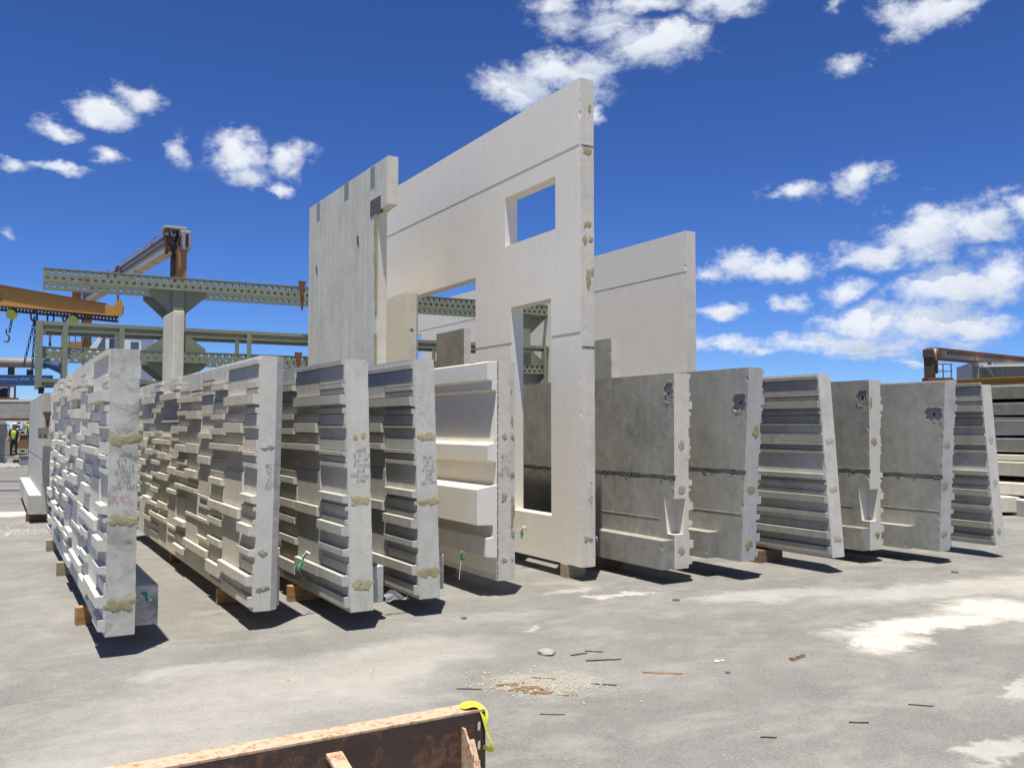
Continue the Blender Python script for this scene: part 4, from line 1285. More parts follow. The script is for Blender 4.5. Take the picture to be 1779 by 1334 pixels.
MB().box(-.2, -.05, -.05, .05, .15, .36).build('bracket', M_CHAIN, bb)
MB().box(.35, .5, -.05, .05, .135, .30).build('bracket', M_CHAIN, bb)


# ------------------------------------------------------------------ travelling gantry cranes
def gantry(label, near, far, h_near, h_far, colw, bh, mats, plat_near, cab=True):
    c = thing('gantry_crane', label, 'crane', (near[0], near[1], 0))
    N = Vector((0, 0, 0))
    Fv = Vector((far[0] - near[0], far[1] - near[1], 0))
    d = Fv.normalized()
    side = Vector((d.y, -d.x, 0))
    mcol, mbeam, mhead = mats
    MB().beam(N + Vector((0, 0, 0)), N + Vector((0, 0, h_near - .9)), colw, colw * 1.15, up=d).build('column', mcol, c)
    MB().beam(Fv, Fv + Vector((0, 0, h_far - .6)), colw, colw * 1.15, up=d).build('column', mcol, c)
    b0 = N + d * colw * .3 + Vector((0, 0, h_near - .75)) - side * colw * .55
    b1 = Fv - d * .1 + Vector((0, 0, h_far - .55)) - side * colw * .3
    MB().beam(b0, b1, colw * .7, bh).build('main_beam', mbeam, c)
    MB().beam(b0 - Vector((0, 0, bh * .56)), b1 - Vector((0, 0, bh * .56)), colw * .95, bh * .16).build('lower_flange', M_CRANETAN, c)
    MB().beam(b0 + Vector((0, 0, bh * .56)), b1 + Vector((0, 0, bh * .56)), colw * .95, bh * .14).build('upper_flange', mhead, c)
    MB().beam(b0 + Vector((0, 0, bh * .10)) - side * colw * .36, b1 + Vector((0, 0, bh * .10)) - side * colw * .36, .03, .06).build('stiffener', mhead, c)
    mb = MB()
    for k in range(9):
        q = b0.lerp(b1, (k + .5) / 9) + Vector((0, 0, bh * .62))
        mb.box(q.x - .12, q.x + .12, q.y - .25, q.y + .25, q.z, q.z + .22)
    p0 = b0 + Vector((0, 0, bh * .62 + .35))
    mb.tube([p0.lerp(b1 + Vector((0, 0, bh * .62 + .35)), k / 8) + Vector((0, 0, .12 * (k % 2))) for k in range(9)], .03, 6)
    mb.build('cable_run', M_CRANETAN, c)
    return c, N, Fv, d, side, b0, b1


gc, N, Fv, gd, gs, b0, b1 = gantry('rusty orange gantry crane with grey beam behind the rack at upper left', (7.05, 41.9), (5.35, 67.1), 10.65, 10.9, .50, .62, (M_ORANGE, M_CRANEGREY, M_RUST), None)
hd = MB()
hd.box(-.05, .42, -.42, .42, 9.55, 10.42)
hp = hd.build('head_plate', M_CRANEGREY, gc, bevel=.04)
MB().box(.17, .30, -.435, -.415, 9.68, 10.28).build('head_slot', M_BLACK, hp)
hm = MB()
hm.box(-.72, .25, -.35, .45, 10.44, 10.58)
hm.build('head_cap', M_CRANETAN, gc, bevel=.03)
hs_ = MB()
rr = random.Random(31)
for k in range(9):
    x0 = -.62 + k * .065
    hs_.tube([(x0, -.36, 10.4), (x0 + rr.uniform(-.1, .1), -.48, 10.1), (-.30 + rr.uniform(-.18, .12), -.5, 9.7), (-.30 + rr.uniform(-.06, .06), -.4, 9.3), (-.33 + k * .012, -.38, 8.4)], rr.uniform(.025, .05), 6)
hs_.build('hoses', M_BLACK, gc)
MB().box(-.66, -.06, -.28, .30, 9.75, 10.42).build('sheave_block', M_RUSTDARK, gc)
MB().box(-.68, -.55, -.34, -.26, 9.3, 10.45).build('hose_bracket', M_RUST, gc)
MB().tube([(-.33, -.1, 9.3), (-.33, -.1, .2)], .075, 8).build('riser_pipe', M_RUST, gc)
# far column details
MB().box(Fv.x - .95, Fv.x - .42, Fv.y - .4, Fv.y + .4, 9.55, 10.9).build('far_head', M_RUST, gc)
MB().box(Fv.x - .42, Fv.x + .25, Fv.y - .7, Fv.y - .3, 9.3, 10.25).build('sheave_block', M_RUSTDARK, gc)
MB().box(Fv.x - 1.55, Fv.x - .30, Fv.y - .5, Fv.y + .2, 6.95, 7.35).build('platform', M_ORANGE, gc)
MB().box(Fv.x - 1.55, Fv.x - .20, Fv.y - .45, Fv.y + .2, 6.45, 6.75).build('walkway', M_RUSTDARK, gc)
mb = MB()
for k in range(4):
    xx = Fv.x - 1.5 + k * .38
    mb.tube([(xx, Fv.y - .48, 7.3), (xx, Fv.y - .48, 8.9)], .03, 5)
mb.tube([(Fv.x - 1.5, Fv.y - .48, 8.9), (Fv.x - .3, Fv.y - .48, 8.9)], .03, 5)
mb.tube([(Fv.x - .9, Fv.y - .48, 9.3), (Fv.x - .8, Fv.y - .48, 8.6), (Fv.x - .6, Fv.y - .48, 8.0), (Fv.x - .3, Fv.y - .5, 8.9)], .05, 5)
mb.build('guard_rail', M_RUSTDARK, gc)
# operator's cab, a machine house hung between the columns
cbx = thing('machine_cab', 'white machine cab with sloping front window behind the rack', 'crane cab', (4.15, 49.5, .50), (0, 0, R(-30)))
a = [(.10, 3.5), (2.55, 3.5), (2.55, 6.0), (.72, 6.15), (-.25, 4.9), (-.30, 4.3)]
MB().prism([(p, 0, q) for p, q in a], [(p, 1.6, q) for p, q in a]).build('shell', M_CABWHITE, cbx, bevel=.05)
shell = cbx.children[-1]
MB().prism([(.45, -.12, 6.17), (2.68, -.12, 6.06), (2.68, 1.72, 6.06), (.45, 1.72, 6.17)], [(.55, -.12, 6.27), (2.6, -.12, 6.16), (2.6, 1.72, 6.16), (.55, 1.72, 6.27)]).build('roof', M_CREAM, cbx)
a = [(.28, 5.05), (.72, 5.05), (.72, 5.62), (.62, 5.68)]
MB().prism([(p, -.012, q) for p, q in a], [(p, .002, q) for p, q in a]).build('side_window', M_GLASS, shell)
MB().box(.92, 1.5, -.012, .002, 5.05, 5.58).build('door_panel', M_BLUE, shell)
MB().box(2.0, 2.42, -.012, .002, 5.0, 5.42).build('rear_window', M_GLASS, shell, bevel=.05)
a = [(-.27, 4.92), (.64, 6.08)]
MB().prism([(-.29, .15, 4.93), (-.31, .15, 4.97), (.66, .15, 6.16), (.68, .15, 6.12)], [(-.29, 1.45, 4.93), (-.31, 1.45, 4.97), (.66, 1.45, 6.16), (.68, 1.45, 6.12)]).build('windscreen', M_GLASS, shell)
MB().box(-.1, 2.5, .1, 1.5, -.5, 3.49).build('support', M_CRANEGREY, cbx)

# right-hand crane
rc = thing('gantry_crane', 'rusty gantry crane with a small railed platform, far right above the panels', 'crane', (50.05, 34.35, 0), (0, 0, 0))
va = Vector((20.0, 5.7, 0)).normalized()
vs_ = Vector((math.cos(R(-30.26)), math.sin(R(-30.26)), 0))
rc.rotation_euler = (0, 0, math.atan2(va.y, va.x))
# local x runs along the beam; local -y looks back at the yard
MB().box(-.25, .23, -.26, .26, 0, 6.30).build('column', M_RUSTDARK, rc)
MB().box(-.34, .02, -.30, .30, 5.85, 6.40).build('head', M_RUSTDARK, rc, bevel=.04)
MB().tube([(.55, -.42, 6.08), (.55, .42, 6.08)], .36, 20).build('end_plate', M_RUST, rc)
MB().tube([(.36, -.36, 6.08), (.36, .30, 6.08)], .38, 20).build('drum', M_CRANETAN, rc)
MB().beam((.3, 0, 6.14), (34, 0, 7.05), .5, .56).build('main_beam', M_CRANETAN, rc)
MB().beam((.3, 0, 6.46), (34, 0, 7.37), .66, .12).build('upper_flange', M_RUST, rc)
MB().beam((.3, 0, 5.84), (34, 0, 6.75), .66, .10).build('lower_flange', M_RUSTDARK, rc)
MB().beam((2.5, -.29, 6.30), (34, -.29, 7.16), .05, .18).build('rust_streak_plate', M_RUST, rc)
MB().box(5.3, 5.6, -.2, .2, 6.6, 6.78).build('lamp', M_WHITETAG, rc)
MB().box(.28, .75, -.25, .2, 5.2, 5.74).build('winch', M_RUST, rc)
MB().tube([(.42, -.3, 5.1), (.42, .2, 5.1)], .20, 12).build('sheave', M_CHAIN, rc)
_a = R(-30.26) - rc.rotation_euler.z


def turn(mb, x0=0.0):
    c, q = math.cos(_a), math.sin(_a)
    mb.v = [(x * c - y * q, x * q + y * c, z) for x, y, z in mb.v]
    return mb


rpl = turn(MB().box(-.36, 1.22, -.45, .30, 4.42, 4.62)).build('platform', M_RUST, rc)
mb = MB()
for xx in (.62, 1.12):
    mb.tube([(xx, -.42, 4.6), (xx, -.42, 5.46)], .035, 6)
for zz in (5.02, 5.46):
    mb.tube([(.30, -.42, zz), (1.2, -.42, zz)], .03, 6)
turn(mb).build('guard_rail', M_RUST, rpl)
MB().box(33.6, 34.3, -.4, .4, 0, 6.6).build('column', M_RUSTDARK, rc)

# shed on the right
sh = thing('corrugated_shed', 'grey corrugated shed under a white roof edge at the right', 'shed', (58.0, 35.5, 0), (0, 0, R(-48)))
mb = MB()
n = 120
pf_, pb_ = [], []
for i in range(n + 1):
    xx = i * .16
    pf_.append((xx, -.045 if i % 2 else 0.0))
top = lambda xx: 5.62
for (a, b), (c, d) in zip(pf_, pf_[1:]):
    mb.add([(a, b, 0), (c, d, 0), (c, d, top(c)), (a, b, top(a))], [(0, 1, 2, 3)])
mb.build('corrugated_wall', M_SHED, sh)
MB().box(-.0, 19.2, .05, 8, 0, 5.6).build('building_core', M_SHED, sh)
MB().box(-.35, 19.6, -.5, 8.3, 5.63, 5.74).build('roof', M_ROOFW, sh)
MB().tube([(.35, -.12, 4.95), (.05, -.35, 5.45), (-.2, -.4, 5.60)], .06, 8).build('downpipe', M_CRANEGREY, sh)
MB().box(-.75, .55, 1.0, 7, 4.95, 6.02).build('upper_block', M_CRANEGREY, sh)
MB().box(-.80, -.745, .9, 7.1, 4.90, 6.06).build('upper_frame', M_CRANEGREY, sh)
MB().box(.20, .40, .9, 1.0, 5.0, 6.0).build('dark_strip', M_BLACK, sh)
MB().box(.56, 12, 1.2, 7, 5.75, 6.0).build('upper_block', M_SHED, sh)

ob = thing('yellow_girder', 'yellow steel girder lying along the top of the stacked planks', 'steel girder', (17.75, 0, 2.5))
MB().box(0, .06, 2.0, 11.75, .012, .12).build('web', M_YELLOW, ob)
MB().box(-.08, .14, 2.0, 11.75, .12, .14).build('top_flange', M_YELLOW, ob)
MB().box(-.08, .14, 2.0, 11.75, 0.0, .012).build('bottom_flange', M_YELLOW, ob)
MB().box(-.05, 0, 10.0, 10.06, .012, .24).build('stiffener', M_ORANGE, ob)
MB().box(-.05, .05, 9.72, 9.95, .14, .22).build('lug', M_RUST, ob)

# ------------------------------------------------------------------ stacked planks on the right
PX = 17.55
rows = [(2.195, 2.475, M_PLANK, 'top dark grey plank of the stack at the right edge'), (1.87, 2.13, M_PLANK, 'second dark plank from the top of the right stack'), (1.52, 1.79, M_PLANK, 'third dark plank from the top of the right stack'), (1.15, 1.42, M_PLANK, 'fourth dark plank from the top of the right stack')]
for (z0, z1, m, lab) in rows:
    t = thing('concrete_plank', lab, 'concrete plank', (PX, 4.0, z0), (0, 0, 0), 'stacked concrete planks')
    h = z1 - z0
    a = [(0, 0), (5.0, 0), (5.0, h), (.03, h), (.0, h - .03)]
    MB().prism([(p, 0, q) for p, q in a], [(p, 9.0, q) for p, q in a]).build('plank_body', m, t, bevel=.008)
zs = [(1.08, 1.15), (1.42, 1.52), (1.79, 1.87), (2.13, 2.195)]
for i, (z0, z1) in enumerate(zs):
    for yy in (4.6, 8.2, 12.2):
        o = MB().box(PX + .5, PX + 1.6, yy, yy + .12, z0 + .001, z1 - .001).build('timber_spacer', M_WOODDARK)
        tag(o, '%s timber spacer in the %s gap between the dark planks of the right stack' % ({4.6: 'near', 8.2: 'middle', 12.2: 'far'}[yy], ('lowest', 'second', 'third', 'uppermost')[i]), 'timber spacer', 'spacers in the plank stack')
t = thing('concrete_plank', 'thin pale slab under the dark planks of the right stack', 'concrete plank', (PX - .15, 4, .97), (0, 0, 0), 'stacked concrete planks')
MB().box(0, 2.2, 0, 9.2, 0, .11).build('plank_body', M_CREAM, t, bevel=.01)
t = thing('concrete_plank', 'brown sided slab with a bright top low in the right stack', 'concrete plank', (PX - .75, 4, .70), (0, 0, 0), 'stacked concrete planks')
MB().box(0, 2.8, 0, 9.4, 0, .255).build('plank_body', M_GREYGROUT, t, bevel=.012)
t = thing('concrete_plank', 'pale slab with bright top at the bottom of the right stack', 'concrete plank', (PX - 1.0, 3.5, .36), (0, 0, 0), 'stacked concrete planks')
MB().box(0, 3.2, 0, 9.6, 0, .22).build('plank_body', M_WHITE2, t, bevel=.012)
for yy in (5, 8.6, 11.6):
    o = MB().box(PX - .4, PX + 1.8, yy, yy + .2, 0, .359).build('concrete_sleeper', M_WHITE)
    tag(o, '%s concrete sleeper under the right stack of slabs' % {5: 'nearest', 8.6: 'middle', 11.6: 'farthest'}[yy], 'concrete block', 'sleepers under the right stack')
for yy in (5.2, 8.8, 11.4):
    o = MB().box(PX - .2, PX + 1.8, yy, yy + .12, .581, .699).build('timber_spacer', M_WOODDARK)
    tag(o, '%s timber spacer under the brown sided slab of the right stack' % {5.2: 'near', 8.8: 'middle', 11.4: 'far'}[yy], 'timber spacer', 'spacers under the brown sided slab')
t = thing('concrete_block', 'pale concrete block on the ground at the right edge', 'concrete block', (16.0, 9.0, 0), (0, 0, R(-32)))
MB().box(0, 1.4, 0, .9, .0, .30).build('block_body', M_WHITE2, t, bevel=.012)
t = thing('concrete_block', 'low mottled concrete block left of the pale block at the right edge', 'concrete block', (15.9, 9.75, 0), (0, 0, R(-30)))
MB().box(-.5, .55, 0, .8, .06, .34).build('block_body', M_CREAM, t, bevel=.012)
MB().box(-.3, .35, .2, .6, 0, .06).build('foot', M_DARKC, t)

# ------------------------------------------------------------------ left background yard
pb = thing('precast_beam', 'grey precast beam resting on steel stands at the left edge', 'concrete beam', (1.62, 47.7, 0), (0, 0, R(-31)))
MB().box(-6, 0, 0, .7, 2.0, 2.80).build('beam_body', M_GREY2, pb, bevel=.02)
MB().box(-6, .0, -.02, .72, 2.80, 2.90).build('top_slab', M_CREAM, pb)
MB().box(-6, .0, -.02, .72, 1.90, 2.0).build('steel_form', M_RUST, pb)
for xx in (-.25, -5.7):
    MB().box(xx, xx + .14, .05, .2, 0, 1.90).build('stand_leg', M_RUST, pb)
    MB().box(xx, xx + .14, .5, .65, 0, 1.90).build('stand_leg', M_RUST, pb)
cr = thing('steel_crate', 'small rusty frame standing on the precast beam at the left edge', 'steel frame', (.30, 48.6, 2.9), (0, 0, R(-31)))
mb = MB()
for xx in (-.5, .25):
    for yy in (0, .5):
        mb.box(xx, xx + .07, yy, yy + .07, 0, .62)
mb.box(-.5, .32, 0, .07, .62, .69)
mb.box(-.5, .32, .5, .57, .62, .69)
mb.box(-.5, .45, -.05, .6, 0.0, .10)
mb.build('frame', M_RUST, cr)
MB().hexa([(-.4, .1, .1), (.1, .1, .1), (.1, .4, .1), (-.4, .4, .1), (-.1, .1, .58), (.15, .1, .58), (.15, .4, .58), (-.1, .4, .58)]).build('bundle', M_BLACK, cr)
ft = thing('far_wall', 'bright white wall far beyond the precast beam', 'wall', (3.0, 90, 0), (0, 0, R(-31)))
MB().box(-1.8, 2.6, 0, .3, 0, 4.1).build('wall_face', M_ROOFW, ft)
tr = thing('steel_trough', 'grey steel trough on the ground beside the stand at the left', 'trough', (.92, 41.1, 0), (0, 0, R(-31)))
MB().box(0, .62, 0, .9, 0, .42).build('tub', M_STEEL, tr, bevel=.01)
MB().box(-.03, .65, -.03, .93, .42, .47).build('rim', M_WOODOLD, tr)
MB().box(-.012, .05, -.012, .03, 0, .42).build('corner_post', M_CRANEGREY, tr)
gp = thing('grey_pillar', 'dark grey stub column at the very left edge', 'pillar', (.02, 43.8, 0), (0, 0, R(-31)))
MB().box(-.6, .10, 0, .6, 0, 1.15).build('shaft', M_GREY, gp)
MB().box(-.7, .16, -.05, .65, 1.15, 1.75).build('capital', M_GREY2, gp)
MB().box(-.65, .14, -.05, .6, 1.76, 1.86).build('pale_cap', M_ROOFW, gp)
rr = random.Random(77)
# yard clutter: block pallets, pipes, timber, rods
for i, (x, y, z, lab) in enumerate(((.95, 52.5, 0.0, 'lower'), (.95, 52.5, .95, 'upper'))):
    t = thing('block_stack', 'row of hollow concrete blocks in the left yard clutter, %s row' % lab, 'concrete blocks', (x - .2, y, z + .25), (0, 0, R(-31)), 'hollow block rows')
    for k in range(4):
        mb = MB()
        x0 = k * .42
        mb.box(x0, x0 + .06, 0, .4, 0, .22)
        mb.box(x0 + .33, x0 + .39, 0, .4, 0, .22)
        mb.box(x0 + .06, x0 + .33, 0, .4, 0, .05)
        mb.box(x0 + .06, x0 + .33, 0, .4, .17, .22)
        mb.build('hollow_block', M_WHITE, t)
    MB().box(-.1, 1.8, .05, .4, -.25 if z == 0 else -.72, -.002).build('pallet', M_WOODDARK, t)
for i in range(26):
    x = .35 + rr.random() * 1.2
    y = 44 + rr.random() * 6
    L = rr.uniform(.4, 1.5)
    w, h = rr.uniform(.06, .3), rr.uniform(.05, .28)
    m = rr.choice((M_WOODOLD, M_WOODDARK, M_WHITE, M_RUSTDARK, M_CREAM, M_WOOD))
    o = MB().box(-L / 2, L / 2, -w / 2, w / 2, 0, h).build('scrap_piece', m)
    o.location = (x, y, 0)
    o.rotation_euler = (0, 0, R(rr.uniform(-60, 20)))
    tag(o, '%s %s offcut in the clutter below the precast beam' % ('long' if L > .9 else 'short', {M_WOODOLD: 'greyed timber', M_WOODDARK: 'brown timber', M_WHITE: 'pale grey concrete', M_RUSTDARK: 'rusty steel', M_CREAM: 'cream concrete', M_WOOD: 'orange timber'}[m]), 'scrap', 'yard scrap at the left edge')
for i in range(14):
    x = 1.45 + rr.random() * .5
    o = MB().tube([(0, 0, .05), (rr.uniform(-.3, .1), rr.uniform(-.2, .2), rr.uniform(1.0, 1.7))], rr.uniform(.02, .05), 6).build('rusty_rod', M_RUSTDARK)
    o.location = (x, 50 + rr.random() * 3, 0)
    tag(o, 'rusty rod leaning in the bundle under the precast beam', 'steel rod', 'rods in the left yard clutter')
yt = thing('yellow_machine', 'small yellow machine under the precast beam at the left', 'machine', (1.75, 56, 0), (0, 0, R(-31)))
MB().box(-.3, .5, 0, .8, .5, 1.75).build('hood', M_YTAG, yt, bevel=.05)
MB().box(-.35, .55, -.05, .85, .1, .5).build('chassis', M_BLACK, yt)
for xx in (-.2, .4):
    MB().tube([(xx, -.1, .2), (xx, .9, .2)], .2, 12).build('wheel', M_BLACK, yt)
rw = thing('concrete_barrier', 'grey concrete barrier closing the left yard behind the worker', 'barrier', (0.6, 58, 0), (0, 0, R(-31)))
MB().box(-3, 3, 0, .4, 0, 1.3).build('barrier_body', M_GREY, rw)
hd_ = thing('hedge', 'dark green bushes beyond the left yard', 'bushes', (2.2, 66, 0), (0, 0, R(-31)))
mb = MB()
for i in range(420):
    p = Vector((rr.gauss(0, 1.3), rr.gauss(0, .5), abs(rr.gauss(1.0, .6))))
    s = rr.uniform(.08, .2)
    q = [Vector((rr.uniform(-1, 1), rr.uniform(-1, 1), rr.uniform(-1, 1))) * s for _ in range(4)]
    mb.add([p + a for a in q], [(0, 1, 2), (0, 2, 3)])
M_LEAF = plain('dark_leaves', (.05, .085, .03), .7, .5, 4)
stuff(mb.build('leaves', M_LEAF, hd_))

# worker in a hi-vis vest
wk = thing('person', 'worker in a hi-vis yellow vest and dark trousers standing in the left yard', 'person', (.86, 50.3, 0), (0, 0, R(-20)))


def skin_body(verts, edges, radii, name, mat, parent, root=0, sub=2):
    me = bpy.data.meshes.new(name)
    me.from_pydata(verts, edges, [])
    o = bpy.data.objects.new(name, me)
    COL.objects.link(o)
    sk = o.modifiers.new('skin', 'SKIN')
    if not me.skin_vertices:
        me.skin_vertices.new()
    for i, r in enumerate(radii):
        me.skin_vertices[0].data[i].radius = (r, r * .85)
        me.skin_vertices[0].data[i].use_root = (i == root)
    sk.use_smooth_shade = True
    ss = o.modifiers.new('sub', 'SUBSURF')
    ss.levels = sub
    ss.render_levels = sub
    bpy.context.view_layer.update()
    dg = bpy.context.evaluated_depsgraph_get()
    m2 = bpy.data.meshes.new_from_object(o.evaluated_get(dg))
    m2.materials.clear()
    m2.materials.append(mat)
    bpy.data.objects.remove(o)
    n = bpy.data.objects.new(name, m2)
    COL.objects.link(n)
    n.parent = parent
    return n


V = [(0, 0, .92), (0, 0, 1.12), (0, 0, 1.36), (0, 0, 1.50), (0, 0, 1.56), (0, -.01, 1.66), (0, -.01, 1.74),
     (.10, 0, .86), (.11, -.02, .48), (.11, .02, .09), (.12, -.14, .04), (-.10, 0, .86), (-.12, -.02, .48), (-.12, .02, .09), (-.13, -.14, .04),
     (.19, 0, 1.42), (.25, .02, 1.14), (.24, -.12, .93), (.24, -.17, .84), (-.19, 0, 1.42), (-.26, .02, 1.14), (-.22, -.14, .98), (-.21, -.19, .90)]
Ed = [(0, 1), (1, 2), (2, 3), (3, 4), (4, 5), (5, 6), (0, 7), (7, 8), (8, 9), (9, 10), (0, 11), (11, 12), (12, 13), (13, 14), (2, 15), (15, 16), (16, 17), (17, 18), (2, 19), (19, 20), (20, 21), (21, 22)]
Rd = [.15, .14, .16, .07, .06, .095, .075, .10, .065, .045, .04, .10, .065, .045, .04, .065, .045, .036, .04, .065, .045, .036, .04]
body = skin_body(V, Ed, Rd, 'body', M_SKIN, wk)
body.data.materials.append(M_DARKCLOTH)
for p in body.data.polygons:
    p.material_index = 1 if p.center.z < 1.47 and abs(p.center.x) < .22 else 0
skin_body([(0, 0, .90), (0, 0, 1.12), (0, 0, 1.36), (0, 0, 1.46)], [(0, 1), (1, 2), (2, 3)], [.165, .15, .17, .10], 'vest', M_HIVIS, wk)
MB().tube([(0, -.01, 1.70), (0, -.01, 1.77), (0, -.01, 1.82)], [.115, .105, .05], 14).build('helmet', M_HELMET, wk, smooth=True)

# ------------------------------------------------------------------ rusty channel in the foreground
cR, cL = Vector((2.00, 3.70, 0)), Vector((.57, 3.71, 0))
ch = thing('steel_channel', 'rusty steel channel with welded cleats in the foreground', 'steel beam', (2.02, 3.715, 0), (0, 0, math.pi))
# local x runs to the left of the picture; local -y is away from the camera
CH = .33
LEN = 3.2
o = MB().box(0, LEN, -.008, .006, .016, CH - .014).build('web', M_RUSTDARK, ch)  # the web's shade is put into its darker rust colour
slot = lambda x, z: MB().tube([(x, -.1, z), (x, .1, z)], .011, 12)
cs = []
for z in (.252, .165, .075):
    c = MB()
    pl = [(.030 + .011 * math.cos(a), z + .012 * (1 if math.sin(a) > 0 else -1) + .011 * math.sin(a)) for a in [R(18 * k + 9) for k in range(20)]]
    c.prism([(a, -.1, b) for a, b in pl], [(a, .1, b) for a, b in pl])
    cs.append(c)
cut(o, cs)
MB().box(-.0, LEN, -.108, .006, CH - .014, CH).build('top_flange', M_RUSTLIT, ch, bevel=.003)  # flanges and cleats carry the sunlit tone in their colour
MB().box(-.0, LEN, -.008, .105, 0, .016).build('bottom_flange', M_RUSTLIT, ch, bevel=.003)
MB().prism([(.115, .006, .016), (.115, .11, .016), (.115, .11, .17), (.115, .03, .262), (.115, .006, .262)], [(.125, .006, .016), (.125, .11, .016), (.125, .11, .17), (.125, .03, .262), (.125, .006, .262)]).build('stiffener', M_RUSTLIT, ch)
MB().hexa([(.062, .006, .017), (.114, .006, .017), (.114, .12, .017), (.062, .12, .017), (.062, .006, .20), (.114, .006, .20), (.114, .014, .20), (.062, .014, .20)]).build('cleat', M_RUSTLIT, ch)
MB().hexa([(.70, .006, .245), (.77, .006, .245), (.73, .19, .13), (.66, .19, .13), (.70, .006, .262), (.77, .006, .262), (.73, .19, .147), (.66, .19, .147)]).build('cleat', M_RUSTLIT, ch)
# yellow strap looped over the channel's end
st = thing('yellow_strap', 'yellow webbing strap looped over the end of the rusty channel', 'strap', (2.02, 3.715, 0), (0, 0, math.pi))
path = [(.105, -.055, .333), (.06, -.05, .345), (.022, -.035, .343), (.0, -.012, .322), (.004, .012, .288), (.010, .022, .255), (-.002, .026, .212), (-.026, .028, .174), (-.026, .030, .150), (-.012, .032, .143), (.006, .030, .154), (.022, .022, .164)]
wd = [Vector((.010, .05, .002)), Vector((.014, .05, 0)), Vector((.030, .042, .002)), Vector((.036, .018, .012)), Vector((.022, .006, .010)), Vector((.007, .004, .003)), Vector((.012, .004, .010)), Vector((.016, .004, .018)), Vector((.010, .004, .018)), Vector((.006, .004, .014)), Vector((.003, .004, .014)), Vector((.001, .004, .014))]
mb = MB()
vs, fs = [], []
for p, w in zip(path, wd):
    p = Vector(p)
    w = w * 1.05
    nrm = Vector((0.0012, 0, .0012))
    vs += [p - w, p + w, p + w + nrm, p - w + nrm]
for i in range(len(path) - 1):
    for k in range(4):
        fs.append((i * 4 + k, i * 4 + (k + 1) % 4, (i + 1) * 4 + (k + 1) % 4, (i + 1) * 4 + k))
fs += [(0, 1, 2, 3), ((len(path) - 1) * 4 + 3, (len(path) - 1) * 4 + 2, (len(path) - 1) * 4 + 1, (len(path) - 1) * 4)]
mb.add(vs, fs)
o = mb.build('webbing', M_STRAP, st, smooth=False)
md = o.modifiers.new('sub', 'SUBSURF')
md.levels = 2
md.render_levels = 2

# ------------------------------------------------------------------ plastic tags, cords
def wire_tag(label, loc, green_len, seed, white=True, cord=None, lean=(0.2, 0)):
    rnd = random.Random(seed)
    t = thing('plastic_tag', label, 'plastic tag', loc, (0, 0, 0), 'taped conduit ends on the panels')
    t.scale = (.72, .72, .72)
    mb = MB()
    n = 7
    vs, fs = [], []
    for i in range(n):
        f = i / (n - 1)
        w = .022 * (1 + .5 * math.sin(f * 7 + seed))
        x = lean[0] * f + rnd.uniform(-.008, .008)
        y = lean[1] * f + rnd.uniform(-.012, .012)
        vs += [(x - w, y, -green_len * f), (x + w * .3, y - .012, -green_len * f + .006), (x + w, y + .004, -green_len * f)]
    for i in range(n - 1):
        fs += [(i * 3, i * 3 + 1, i * 3 + 4, i * 3 + 3), (i * 3 + 1, i * 3 + 2, i * 3 + 5, i * 3 + 4)]
    mb.add(vs, fs)
    mb.build('green_tape', M_GREENTAG, t, smooth=True)
    if white:
        mb = MB()
        mb.tube([(0, 0, 0), (.015, -.01, .03), (.05, -.02, .01), (.07, -.02, -.05)], [.012, .02, .016, .004], 6)
        mb.build('white_cap', M_WHITETAG, t)
    if cord:
        MB().tube(cord, .003, 5).build('cord', M_GREENTAG if not white else M_WHITETAG, t)
    return t


wire_tag('green taped cord end hanging beside the ledge of the leftmost panel', (.985, 7.10, .42), .09, 1, False, [(-.06, -.02, .03), (0, -.01, .03), (.03, 0, -.01)], (.05, 0))
wire_tag('green and white taped conduit between second relief panel and panel with seven written lines', (2.37, 7.65, .53), .17, 2, True, [(0, 0, 0), (.05, .1, -.12), (.02, .3, -.24), (.12, .4, -.35)], (-.10, -.06))
wire_tag('green tag with white tip hanging on the beige moulded panel', (4.07, 7.98, .385), .11, 3, True, [(0, 0, -.08), (-.03, -.02, -.2), (-.06, -.05, -.36)], (.0, 0))
wire_tag('greyish taped conduit beside the foot of the tall window wall', (5.33, 8.9, .46), .16, 4, True, [(0, 0, 0), (-.05, .1, -.02), (-.1, .2, -.09)], (-.03, -.02))
wire_tag('white plastic tag behind the foot of the tall window wall end', (5.66, 7.95, .43), .10, 5, True, None, (.08, 0))
wire_tag('small green cord end at the foot of the rightmost ribbed panel', (11.16, 6.75, .33), .08, 6, False, None, (-.03, 0))
cl = MB()
n = 6
vs, fs = [], []
rr = random.Random(8)
for i in range(n):
    for k in range(5):
        vs.append((i * .045 + rr.uniform(-.01, .01), rr.uniform(-.02, .02), .02 + .10 * (k / 4) * (.6 + .4 * math.sin(i * 1.1)) + rr.uniform(-.008, .008)))
for i in range(n - 1):
    for k in range(4):
        fs.append((i * 5 + k, (i + 1) * 5 + k, (i + 1) * 5 + k + 1, i * 5 + k + 1))
cl.add(vs, fs)
o = cl.build('plastic_scrap', M_CLEAR, smooth=True)
o.location = (2.98, 7.32, .10)
tag(o, 'crumpled clear plastic scrap under the panel left of the beige one', 'plastic scrap')

